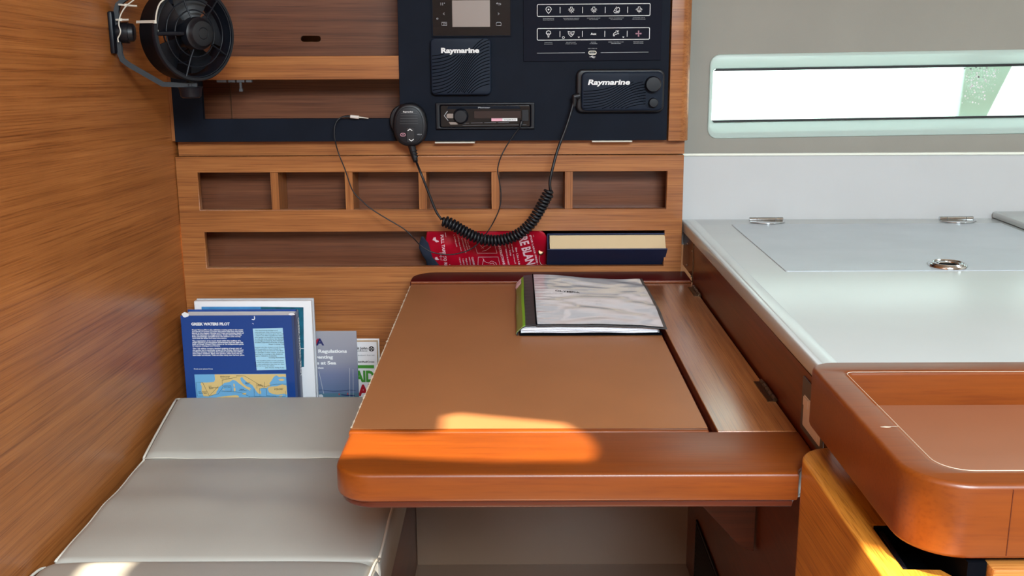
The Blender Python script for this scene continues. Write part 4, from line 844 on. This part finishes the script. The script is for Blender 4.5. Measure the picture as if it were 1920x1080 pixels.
ql = [("The fascinating background", 0, 44), ("interspersed with historical and", 0, 51), ("mythological anecdotes gives this work", 0, 57), ("a charm not often equalled by other", 0, 54), ("pilot guides. It would be unreasonable", 0, 57), ("to visit this area without the detailed", 0, 56), ("knowledge provided by Rod Heikell's", 0, 55), ("excellent exposition of Greek cruising.", 0, 56), ("Royal Cruising Club", 27, 57), None, ("Anyone who has cruised around Greece", 0, 57), ("will be grateful to Rod Heikell for", 0, 51), ("compiling what has become The Bible", 0, 55), ("for passages in these waters. If you are", 0, 57), ("planning on cruising in this delightful", 0, 54), ("region, Heikell is invaluable.", 0, 43), ("Cruising Association", 27, 57), None, ("The excellent pilots are the yardstick", 3, 56), ("by which all others are measured and", 0, 56), ("it is with justification that they are often", 0, 57), ("referred to as 'the bible'.", 0, 38), ("John Goode, Sailing Today", 20, 57)]
tq = []; py = 620.3
for t_ in ql:
    if t_: tq.append(tl(t_[0], 478.0+t_[1]*0.97, 478.0+t_[2]*0.97, py, 1.9, M=Mc @ Matrix.Translation((0, 0, 0.0003)), bold=0.015)); py += 3.22
    else: py += 2.6
sub('printed_text', join(*tq), 'ink_black', bxp)
# the map: sea first, land over it
m0, m1 = pt(364.5, 702), pt(540, 770)
MW, MH = m1[0]-m0[0], m0[1]-m1[1]
mp_ = sub('map_print', poly([(m0[0], m0[1]), (m0[0]+0.001, m1[1]), (m1[0]+0.0012, m1[1]), (m1[0], m0[1]+0.001)], Mc), 'map_sea', cvm)
def mm(pts): return [(m0[0]+MW*a/670, m0[1]-MW*b/670) for a, b in pts]   # measured on the enlarged photograph, map width 670
M1 = Mc @ Matrix.Translation((0, 0, 0.0002)); M2 = Mc @ Matrix.Translation((0, 0, 0.0004))
iberia = [(148, 0), (150, 40), (140, 58), (90, 62), (45, 62), (40, 75), (48, 90), (44, 130), (56, 168), (90, 170), (118, 160), (150, 148), (155, 128), (165, 118), (172, 98), (200, 80), (215, 66), (235, 62), (255, 58), (278, 42), (300, 48), (318, 66), (340, 84), (372, 110), (388, 118), (402, 128), (398, 112), (412, 118), (404, 104), (376, 92), (352, 72), (338, 50), (334, 32), (342, 22), (352, 22), (356, 34), (382, 60), (420, 84), (436, 112), (448, 134), (462, 150), (478, 152), (482, 136), (472, 118), (486, 106), (506, 104), (522, 108), (530, 100), (548, 92), (552, 84), (545, 70), (560, 52), (580, 20), (600, 8), (620, 22), (650, 18), (670, 22), (670, 0)]
africa = [(100, 180), (130, 182), (180, 172), (240, 164), (300, 160), (316, 166), (312, 182), (322, 200), (340, 222), (340, 270), (0, 270), (0, 210), (60, 190)]
turkey = [(534, 104), (560, 94), (600, 92), (640, 78), (670, 88), (670, 158), (648, 150), (620, 156), (596, 158), (560, 150), (540, 140), (532, 118)]
crimea = [(612, 40), (640, 34), (662, 44), (640, 52), (622, 50)]
cors = [(282, 70), (290, 74), (292, 94), (284, 98), (280, 84)]; sard = [(282, 102), (294, 104), (294, 126), (286, 134), (280, 118)]; sic = [(340, 146), (372, 142), (366, 160), (344, 154)]
crete = [(478, 180), (510, 178), (512, 184), (480, 186)]; cyp = [(606, 168), (640, 160), (626, 176)]; bal = [(200, 118), (212, 112), (212, 122)]
adria = [(384, 0), (384, 0)]
land = [poly(mm(l_), M1, depth=0.0002) for l_ in (iberia, africa, turkey, crimea, cors, sard, sic, crete, cyp, bal)]
sub('land', join(*land), 'map_land', mp_)
sub('route_lines', strokes([mm(l_) for l_ in ([(8, 60), (56, 60), (98, 166), (10, 166), (8, 60)], [(98, 166), (170, 90)], [(98, 166), (165, 150), (210, 88), (262, 88), (262, 130), (190, 130)], [(200, 90), (200, 44), (310, 22), (306, 12), (366, 12), (500, 98), (590, 76), (670, 76)], [(262, 130), (330, 140), (392, 170), (470, 170), (470, 108), (520, 108), (520, 165), (590, 168), (590, 200)], [(392, 170), (392, 210)], [(430, 110), (430, 170), (560, 172), (660, 172), (660, 130)], [(452, 68), (452, 110)], [(510, 60), (510, 100)])], 0.0005, M1), 'ink_black', mp_)
sub('map_lettering', join(*[text(s_, w_*MW/670, 0.0017, M2 @ Matrix.Translation((mm([(a, b)])[0][0], mm([(a, b)])[0][1], 0)), bold=0.02) for s_, a, b, w_ in (("Mediterranean", 190, 18, 70), ("France & Corsica Pilot", 190, 30, 66), ("RCC", 100, 94, 20), ("Mediterranean", 100, 104, 72), ("Spain", 100, 112, 30), ("RCC Atlantic", 22, 136, 60), ("Islands Spain", 22, 146, 60), ("RCC Islas", 212, 100, 44), ("Italian", 326, 118, 32), ("Waters Pilot", 318, 127, 58), ("Adriatic", 366, 68, 40), ("Pilot", 370, 76, 24), ("Greek", 458, 82, 30), ("Waters Pilot", 456, 91, 46), ("Turkish Waters", 578, 112, 66), ("& Cyprus Pilot", 578, 121, 62), ("RCC North Africa", 205, 184, 86), ("Red Sea", 590, 196, 36))]), 'ink_black', mp_)
# white wear marks
a_, b_ = pt(350, 591); wear = [poly(blob(a_-0.002, b_+0.001, 0.008, 0.005, 11, 4), Mc, 0.0006)]
a_, b_ = pt(475, 596); wear.append(strokes([[(a_-0.003, b_-0.003), (a_+0.001, b_-0.0035), (a_+0.0025, b_-0.001), (a_+0.0022, b_+0.0035)]], 0.0016, Mc))
a_, b_ = pt(547, 590); wear.append(poly(blob(a_, b_+0.001, 0.006, 0.0022, 11, 6), Mc, 0.0006)); a_, b_ = pt(474, 607); wear.append(strokes([[(a_-0.001, b_+0.001), (a_+0.001, b_+0.0005), (a_+0.0014, b_-0.001)]], 0.0007, Mc))
for q in wear: sub('worn_patch', q, 'paper_white', cvm)
Msp = frame_m((bx1+0.0066, by0+0.0165, bz1-0.010), (0, 0, -1), (0.35, 1, 0))
Msp = frame_m((bx1+0.0072, by0+0.0225, bz1-0.010), (0, 0, -1), (0.06, 1, 0)); 
sub('lettering', text('GREEK WATERS  PILOT', 0.118, 0.0125, frame_m((bx1+0.0074, by0+0.018, bz1-0.011), (0, 0, -1), (0.0, 1, 0)), bold=0.03), 'ink_white', sps)
# white folders behind it
fo = thing('document_folder', 'white presentation folder with teal picture standing behind the blue pilot book', 'folder', (-0.505, 1.992, SZ))
fx0 = at(364, 570, y=1.990).x; fx1 = at(584, 570, y=1.990).x; fz = at(470, 564, y=1.990).z
fsh = sub('folder_cover', box(fx0, fx1, 1.9880, 1.9990, SZ, fz, 0.002), 'paper_white', fo, smooth=True)
Mfo = MF(1.9878)
def pf(px, py): q = at(px, py, y=1.988); return q.x, q.z
sub('picture', poly([pf(378, 575), pf(489, 575), pf(489, 700), pf(378, 700)], Mfo, 0.0002), 'book_skyblue', fsh, label='pale blue part of the printed picture')
sub('picture', poly([pf(489, 575), pf(569, 576), pf(570, 653), pf(489, 653)], Mfo, 0.0002), 'book_teal', fsh, label='teal part of the printed picture')
sub('picture', poly([pf(489, 654), pf(570, 654), pf(570, 688), pf(489, 688)], Mfo, 0.0002), 'book_teal', fsh)
fo2 = thing('paper_folder', 'thin white folder hindmost against the panel, beside the grey booklet', 'folder', (-0.50, 2.006, SZ))
sub('folder_cover', box(at(368, 560, y=2.003).x, at(588, 562, y=2.003).x, 2.0025, 2.0100, SZ, at(470, 560, y=2.003).z, 0.0015), 'paper_grey', fo2)
# grey regulations booklet
RYy = 2.0180
def pr_(px, py): q = at(px, py, y=RYy); return q.x, q.z
rx1, rz1 = pr_(668, 621); rx0 = rx1-0.150
rb = thing('regulations_booklet', 'grey collision regulations booklet with boats on its cover, beside the white folders', 'booklet', (rx0+0.075, RYy, SZ))
rc = sub('cover', box(rx0, rx1, RYy, RYy+0.004, SZ, rz1, 0.0006), 'booklet_cover', rb)
sub('page_block', box(rx0, rx1-0.0008, RYy+0.0041, RYy+0.0070, SZ, rz1-0.001), 'paper_white', rb)
Mr = MF(RYy-0.0002)
def rt(s, px1, py, w, hpx, mat='ink_white', **k): a, b = pr_(px1, py); return sub('lettering', text(s, w, hpx*0.00099, Mr @ Matrix.Translation((a, b, 0)), bold=0.04, align='R', **k), mat, rc)
rt('International Regulations', 650.5, 661, 0.124, 6.6); rt('for Preventing', 624.5, 672, 0.070, 6.6); rt('Collisions at Sea', 630.5, 683, 0.084, 6.6); rt('Melanie Bartlett', 607, 691, 0.042, 3.2)
rt('A', 608, 647, 0.0165, 13.5, 'logo_navy'); a_, b_ = pr_(590, 647)
sub('logo', poly([(a_-0.006, b_+0.0135), (a_+0.0, b_+0.004), (a_-0.002, b_), (a_+0.003, b_), (a_+0.0105, b_+0.0135), (a_+0.006, b_+0.0135), (a_+0.0015, b_+0.0065), (a_-0.001, b_+0.0135)], Mr), 'logo_red', rc)
sl = []
for px, y0_, y1_ in ((655.5, 690, 752), (662, 692, 752), (598, 696, 738)): a, b = pr_(px, y0_); c, d = pr_(px+(9 if px < 600 else 0.5), y1_); sl.append(strokes([[(a, b), (c, d)]], 0.0008, Mr))
a, b = pr_(592, 741); sl.append(poly([(a, b), (a+0.012, b+0.002), (a+0.015, b-0.001), (a+0.015, b-0.006), (a, b-0.006)], Mr)); a, b = pr_(643, 749); sl.append(poly([(a, b), (a+0.020, b+0.003), (a+0.024, b-0.002), (a, b-0.004)], Mr))
for q in sl: sub('boat_print', q, 'paper_grey', rc)
sub('waterline', strokes([[pr_(590, 731.5), pr_(604, 731), pr_(624, 733.5), pr_(640, 733), pr_(655, 731), pr_(667, 732)]], 0.0012, Mr), 'spine_slate', rc)
sub('boat_print', strokes([[pr_(640, 740), pr_(650, 741), pr_(665, 741.5)]], 0.0020, Mr), 'logo_navy', rc)
for px, py in ((636, 739), (652, 738)):
    a, b = pr_(px, py); sub('buoy_print', poly([(a-0.0018, b-0.0018), (a+0.0018, b-0.0018), (a, b+0.0028)], Mr), 'ink_red', rc)
# first aid manual
AYy = 2.0280
def pa(px, py): q = at(px, py, y=AYy); return q.x, q.z
ax1, az1 = pa(706, 641); ax0 = ax1-0.150
fa = thing('first_aid_manual', 'white first aid manual with green and red capitals, half hidden by the table', 'book', (ax1-0.07, AYy, SZ))
fc_ = sub('cover', join(box(ax0, ax1, AYy, AYy+0.0012, SZ, az1, 0.0004), box(ax0+0.002, ax1+0.0035, AYy+0.0150, AYy+0.0162, SZ, az1+0.0025, 0.0004)), 'paper_white', fa)
sub('page_block', box(ax0+0.001, ax1+0.0005, AYy+0.0014, AYy+0.0148, SZ, az1-0.001), 'page_cream', fa)
Ma = MF(AYy-0.0002)
def ta_(s, px1, py, w, hpx, mat, bold=0.03): a, b = pa(px1, py); return sub('lettering', text(s, w, hpx*0.00102, Ma @ Matrix.Translation((a, b, 0)), bold=bold, align='R'), mat, fc_)
def pbx(x0, y0, x1, y1, mat, nm='stripe'): sub(nm, poly([pa(x0, y0), pa(x0, y1), pa(x1, y1), pa(x1, y0)], Ma), mat, fc_)
pbx(600, 684.5, 701.5, 690.5, 'green_print'); pbx(600, 745, 701.5, 751, 'green_print')
ta_('FIRST AID', 702, 715, 0.097, 21.5, 'green_print', 0.05); ta_('MANUAL', 703, 741, 0.110, 21.5, 'red_print', 0.05)
ta_('St John', 689, 655, 0.0225, 5.0, 'ink_black'); ta_('Ambulance', 689, 658.7, 0.0225, 2.2, 'ink_black'); ta_("St Andrew's First Aid", 702, 667, 0.038, 2.4, 'ink_grey'); ta_('BritishRedCross', 702, 679.5, 0.040, 3.2, 'ink_black')
a, b = pa(696.5, 654)
bg = sub('badge', poly(circ(a, b, 0.0056, 20)[:-1], Ma), 'ink_black', fc_)
sub('badge_cross', join(*[poly([(a+0.0006*cos(t), b+0.0006*sin(t)), (a+0.0046*cos(t-0.32), b+0.0046*sin(t-0.32)), (a+0.0036*cos(t), b+0.0036*sin(t)), (a+0.0046*cos(t+0.32), b+0.0046*sin(t+0.32))], Ma, 0.0006) for t in (0, pi/2, pi, 1.5*pi)]), 'ink_white', bg)
# ---------------------------------------------------------------- ring binder on the chart table
bi = thing('ring_binder', 'white document binder with dark edges and lime green spine lying on the chart table', 'binder', (0.12, 1.77, ZT+0.0005))
BZ = ZT+0.0006; Y0, Y1 = 1.608, 1.950
def wv(x, y):                                                # wrinkled plastic sleeve height
    return 0.0007*sin(x*38+y*21+1.5*sin(y*33))+0.00032*sin(y*85+x*22+2*sin(x*31))+0.00013*sin(y*170-x*40+2*sin(x*40))+0.00022*sin(x*90+y*50+3*sin(y*40))+0.0002*sin(y*330)*max(0, 1-(x-0.034)*16)
def ztop(x, y):
    t = (x-0.034)/0.20; s = (y-Y0)/(Y1-Y0)
    return BZ+0.0182-0.002*t+0.002*max(0, 1-t*2.2)*s+0.004*s*math.exp(-((t-0.12)/0.3)**2)+wv(x, y)
prof = [(0.0050, 0.0004), (0.0026, 0.0020), (0.0034, 0.0050), (0.0080, 0.0095), (0.0128, 0.0138), (0.0168, 0.0165)]
def spine_strip(a, b, mat, nm, lab=None, y0=Y0, y1=Y1, off=0.0, holes=None):
    pr2 = prof[a:b+1]
    def f(u, v):
        k = u*(len(pr2)-1); i = min(int(k), len(pr2)-2); t = k-i
        x = pr2[i][0]*(1-t)+pr2[i+1][0]*t; z = pr2[i][1]*(1-t)+pr2[i+1][1]*t
        yy = y0+(y1-y0)*v
        return Vector((x-off*0.6+0.0006*sin(v*9), yy, BZ+z*(1+0.16*v)+off*0.6))
    return sub(nm, grid((len(pr2)-1)*2, 40, f, thick=0.0008), mat, bi, label=lab, smooth=True)
spine_strip(0, 5, 'dark_grey_vinyl', 'spine')
spine_strip(1, 4, 'olive_label', 'spine_label', 'olive green spine label', y0=Y0+0.002, y1=Y1-0.052, off=0.0009)
spine_strip(1, 4, 'print_pinkwhite', 'spine_label', 'pinkish white end of the spine label', y0=Y1-0.0515, y1=Y1-0.004, off=0.0009)
spine_strip(4, 5, 'lime_label', 'spine_label', 'bright lime green stripe of the spine label', y0=Y0+0.002, y1=Y1-0.004, off=0.0010)
sub('spine_print', join(*[strokes([[(Y0+0.10+i*0.011, 0.0018), (Y0+0.10+i*0.011+0.004, 0.0062)]], 0.0011, Matrix(((0, 0.6, -0.8, 0.0042-0.0012), (1, 0, 0, 0), (0, 0.8, 0.6, BZ+0.0068), (0, 0, 0, 1)))) for i in range(12)]), 'print_pinkwhite', bi)
def xr(y): return 0.0132+0.012*0
sub('cover_hinge', closed_grid(8, 40, lambda u, v: Vector((0.0168+0.0169*u, Y0+(Y1-Y0)*v, BZ+0.0168+0.0014*u+0.004*v+0.0004*sin(v*160)*(1-u))), lambda u, v: Vector((0.0168+0.0169*u, Y0+(Y1-Y0)*v, BZ+0.0158+0.0014*u+0.004*v))), 'dark_grey_vinyl', bi, smooth=True, label='dark grey strip of the cover along the spine')
sub('crease', tube([(0.0342, Y0+(Y1-Y0)*i/20, BZ+0.0190+0.004*i/20) for i in range(21)], 0.0011, 6), 'groove_black', bi, smooth='all')
def edge_x(v): return 0.2400+0.0025*sin(v*pi)
def corner(u, v): return 0.0025*max(0, u-0.8)*5*max(0, 1-v*4)
def ct(u, v): x = 0.0345+(edge_x(v)-0.0345)*u; y = Y0-0.004*u**3*0+(Y1-Y0-0.012*u)*v; return Vector((x, y-0.0045*u*(1-v), ztop(x, y)-corner(u, v)))
cvb = sub('front_cover', closed_grid(50, 70, lambda u, v: ct(u, v)-Vector((0, 0, 0.0006)), lambda u, v: ct(u, v)-Vector((0, 0, 0.0022))), 'dark_grey_vinyl', bi, smooth=True)
def cs_(u, v, h): p = ct(0.006+0.968*u, 0.014+0.972*v); return p+Vector((0, 0, h))
sub('cover_sheet', grid(60, 90, lambda u, v: cs_(u, v, 0.0003)), 'sleeve_clear', cvb, smooth='all', label='white sheet under wrinkled clear plastic')
def on_cover(me):                                            # lay flat print onto the wavy cover; x,y are metres on the sheet
    for v in me.vertices: v.co.z = ztop(v.co.x, v.co.y)+0.0011
    return me
a = at(1041, 549, z=0.77)
sub('lettering', on_cover(text('OLYMPIA', 0.044, 0.0085, Matrix.Translation((a.x, a.y, 0)), bold=0.02)), 'ink_black', cvb)
sc_ = []
rq = random.Random(5)
for px, py, n, w_ in ((1052, 543, 4, 0.05), (1098, 551, 5, 0.06), (1024, 552, 3, 0.035), (1028, 558, 3, 0.03), (1097, 556, 2, 0.022), (1117, 563, 2, 0.012), (1117, 568, 2, 0.012)):
    a = at(px, py, z=0.77); x = a.x
    for i in range(n):
        l_ = w_/n*rq.uniform(0.5, 0.85); sc_.append([(x, a.y), (x+l_*0.5, a.y+0.0006), (x+l_, a.y)]); x += w_/n
sub('faint_print', on_cover(strokes(sc_, 0.0014, Matrix.Identity(4))), 'ink_grey', cvb)
sub('paper_stack', box(0.0095, 0.2270, Y0+0.006, Y1-0.016, BZ+0.0024, BZ+0.0125, 0.0016), 'paper_white', bi, smooth=True, label='stack of white pages in plastic sleeves')
sub('sleeve_edge', join(*[grid(30, 1, (lambda k: lambda u, v: Vector((0.0095+0.2195*u, Y0+0.0035+0.0010*sin(k*2+u*5)+v*0.02, BZ+0.0040+0.0026*k+0.0004*sin(u*14+k*2))))(k), thick=0.0003) for k in range(4)]), 'sleeve_clear', bi)
sub('back_cover', box(0.0075, 0.2335, Y0-0.0005, Y1-0.010, BZ, BZ+0.0020, 0.0007), 'groove_black', bi)
# ---------------------------------------------------------------- fire blanket pouch in the long slot
po = thing('fire_blanket_pouch', 'red fire blanket pouch with white print and black pull tape in the long slot', 'pouch', (-0.06, 2.09, 0.753))
PX0, PX1, PB, PH = -0.1815, 0.0640, 0.753, 0.098
def pouch(a, b, off=0.0):                                    # a: metres along x; b: metres up the leaning face
    t = b/PH; u = (a-PX0)/(PX1-PX0)
    y = 2.098-0.0400*(t**1.0)-0.006*sin(pi*min(1, max(0, t)))*(0.6+0.4*sin(u*7))-0.0012*sin(u*31+t*5)-0.0010*sin(u*11-t*13)-off-0.010*max(0, u-0.88)*t*4
    return Vector((a, y, PB+b*0.935))
def pz(u, v):
    a = PX0+(PX1-PX0)*u
    top = PH*(0.955+0.03*min(1, max(0, (u-0.6)*4)))
    if u > 0.86: k = (u-0.86)/0.14; top -= 0.024*(1-sqrt(max(0, 1-k*k*0.98)))
    lx = a
    if u < 0.12: k = 1-u/0.12; lx = a+0.010*k*(0.3+abs(v-0.62)*1.6)*1.0
    return lx, top*v
sub('pouch_front', closed_grid(60, 24, lambda u, v: pouch(*pz(u, v)), lambda u, v: pouch(*pz(u, v))+Vector((0, 0.004+0.012*sin(pi*v)*sin(pi*u), 0))), 'pvc_red', po, smooth='all')
def ppix(px, py):                                            # a pixel of the photograph to the leaning face
    lo, hi = 0.0, PH
    for _ in range(25):
        m_ = (lo+hi)/2; q = at(px, py, y=pouch(0, m_).y)
        if q.z > pouch(0, m_).z: lo = m_
        else: hi = m_
    return at(px, py, y=pouch(0, lo).y).x, lo
def on_pouch(me, off=0.0010):
    for v in me.vertices: v.co = pouch(v.co.x, v.co.y, off)
    return me
def pt_text(s, px0, py0, px1, py1, wpx, bold=0.03, mat='print_pinkwhite'):
    # type that reads downwards from pixel (px0, py0) to (px1, py1); the letters' tops point right
    a = Vector(ppix(px0, py0)); b = Vector(ppix(px1, py1)); d = b-a; L_ = d.length; d.normalize(); n = Vector((-d.y, d.x))
    M = Matrix(((d.x, n.x, 0, a.x), (d.y, n.y, 0, a.y), (0, 0, 1, 0), (0, 0, 0, 1)))
    return on_pouch(text(s, L_, wpx*0.00103, M, bold=bold))
def pl(*lines, w=0.0010): return on_pouch(strokes([[ppix(*p) for p in l_] for l_ in lines], w, Matrix.Identity(4)))
for args in (('FIRE BLAN', 969, 436, 988, 497, 17), ('PULL TAPES TO RE', 826, 440, 834, 499, 5.6), ('INSTRUCTIONS -', 934, 461, 944, 499, 4.4), ('Size: 1,2m x 1,8m', 966, 464, 973, 499, 3.2), ('(FOR LARGE FIRES)', 993, 441, 1006, 493, 3.2), ('CLOTHING', 884, 481, 888, 499, 3.6)):
    sub('lettering', pt_text(*args), 'print_pinkwhite', po)
small = [("1. Quickly push", 850, 440, 856, 462), ("by pulling tapes down", 857, 438, 864, 470), ("hold blanket in front", 865, 446, 873, 474), ("of you to protect", 871, 448, 877, 470), ("turn off heat", 876, 452, 881, 469), ("1. Lay victim down", 861, 482, 864, 499), ("2. Quickly wrap", 867, 484, 870, 499), ("tightly", 873, 483, 876, 499), ("until fire is out", 879, 481, 882, 499), ("call for help", 950, 447, 957, 480), ("DO NOT REMOVE BLANKET", 944, 450, 953, 497), ("until cool", 958, 455, 965, 494)]
sub('printed_text', join(*[pt_text(*s_, 2.6, bold=0.015) for s_ in small]), 'print_pinkwhite', po)
sub('printed_line', pl([(835, 436), (844, 499)]), 'print_pinkwhite', po); sub('printed_line', pl([(1000, 440), (1008, 498)], w=0.0006), 'print_pinkwhite', po)
sub('pictogram', pl([(885, 440), (923, 442), (932, 474), (895, 474), (885, 440)], w=0.0008), 'print_pinkwhite', po)
sub('pictogram', pl([(896, 499), (897, 481), (934, 481), (938, 499)], w=0.0008), 'print_pinkwhite', po)
sub('pictogram', pl([(903, 466), (908, 462), (916, 460), (920, 463), (912, 469), (904, 471)], [(900, 460), (907, 466)], w=0.0007), 'print_pinkwhite', po, label='drawn hands in a frame')
sub('pictogram', pl([(905, 483), (909, 490), (916, 493), (922, 489), (929, 492), (933, 499)], [(907, 485), (904, 499)], [(918, 495), (924, 493), (929, 498)], w=0.0008), 'print_pinkwhite', po, label='drawn hands in a frame')
sub('pictogram', pl([(824, 473), (833, 473)], [(827, 473), (827, 487), (833, 487)], [(824, 480), (833, 480)], w=0.0008), 'print_pinkwhite', po)
for s_ in ([(813, 445), (817, 444), (818, 449), (823, 451), (823, 453), (818, 454), (815, 451), (811, 450)], [(816, 482), (820, 481), (821, 484), (824, 486), (820, 487), (816, 486)]):
    sub('printed_arrow', on_pouch(poly([ppix(*p) for p in s_], Matrix.Identity(4)), 0.0011), 'print_pinkwhite', po)
e = ppix(1014, 472); ec = pouch(e[0], e[1], 0.001)
sub('eyelet', join(lathe([(0.0030, -0.0002), (0.0032, 0.0012), (0.0045, 0.0014), (0.0058, 0.0004), (0.0058, -0.0004)], ec, (0, -1, 0.35), 28), lathe([(0, 0.0002), (0.0031, 0.0002)], ec, (0, -1, 0.35), 20)), 'bronze', po, smooth=True, label='metal eyelet')
sub('string', tube(spline([pouch(*ppix(*p), 0.0018) for p in ((1012, 478), (1011, 486), (1014, 494), (1020, 497), (1027, 493))], 5), 0.0005, 5), 'nylon_white', po)
tpn = [(791, 443), (787, 453), (786, 464), (792, 476), (799, 486), (801, 499)]; tpr = [(793, 443), (803, 455), (808, 470), (811, 481), (818, 489), (826, 499)]
def tapef(u, v):
    k = u*5; i = min(int(k), 4); t = k-i; a = Vector(tpn[i]).lerp(Vector(tpn[i+1]), t).lerp(Vector(tpr[i]).lerp(Vector(tpr[i+1]), t), v)
    q = ppix(a.x, a.y); return pouch(q[0], q[1], 0.0022+0.0015*sin(pi*v))
sub('pull_tape', grid(24, 6, tapef, thick=0.0012), 'tape_navy', po, smooth='all', label='black fabric pull tape')
# ---------------------------------------------------------------- hardback in the long slot
hb = thing('hardback_book', 'thick dark blue hardback with cream page edges lying in the long slot', 'book', (0.18, 2.05, 0.805))
dn = Vector((0, 0.75, -0.66)).normalized(); up_ = Vector((0, 0.66, 0.75)).normalized()
bc = Vector((0.183, 2.0325, 0.8065))
def ob(x0, x1, s0, s1, t0, t1, bev=0.0006): return obox((bc.x+(x0+x1)/2, *(bc+dn*(s0+s1)/2+up_*(t0+t1)/2)[1:]), (1, 0, 0), dn, up_, (x1-x0)/2, (s1-s0)/2, (t1-t0)/2, bev)
hcv = sub('cover', join(ob(-0.1165, 0.1170, 0.0, 0.062, -0.0028, 0.0), ob(-0.1165, 0.1150, 0.0, 0.062, 0.0325, 0.0350)), 'cloth_navy', hb, label='dark blue cloth boards')
sub('page_block', ob(-0.1135, 0.1145, 0.0030, 0.058, 0.0002, 0.0323), 'page_cream', hb, label='cream page block')
sub('spine', ob(-0.1185, -0.1160, 0.0005, 0.062, -0.0028, 0.0350, 0.0010), 'cloth_navy', hb)
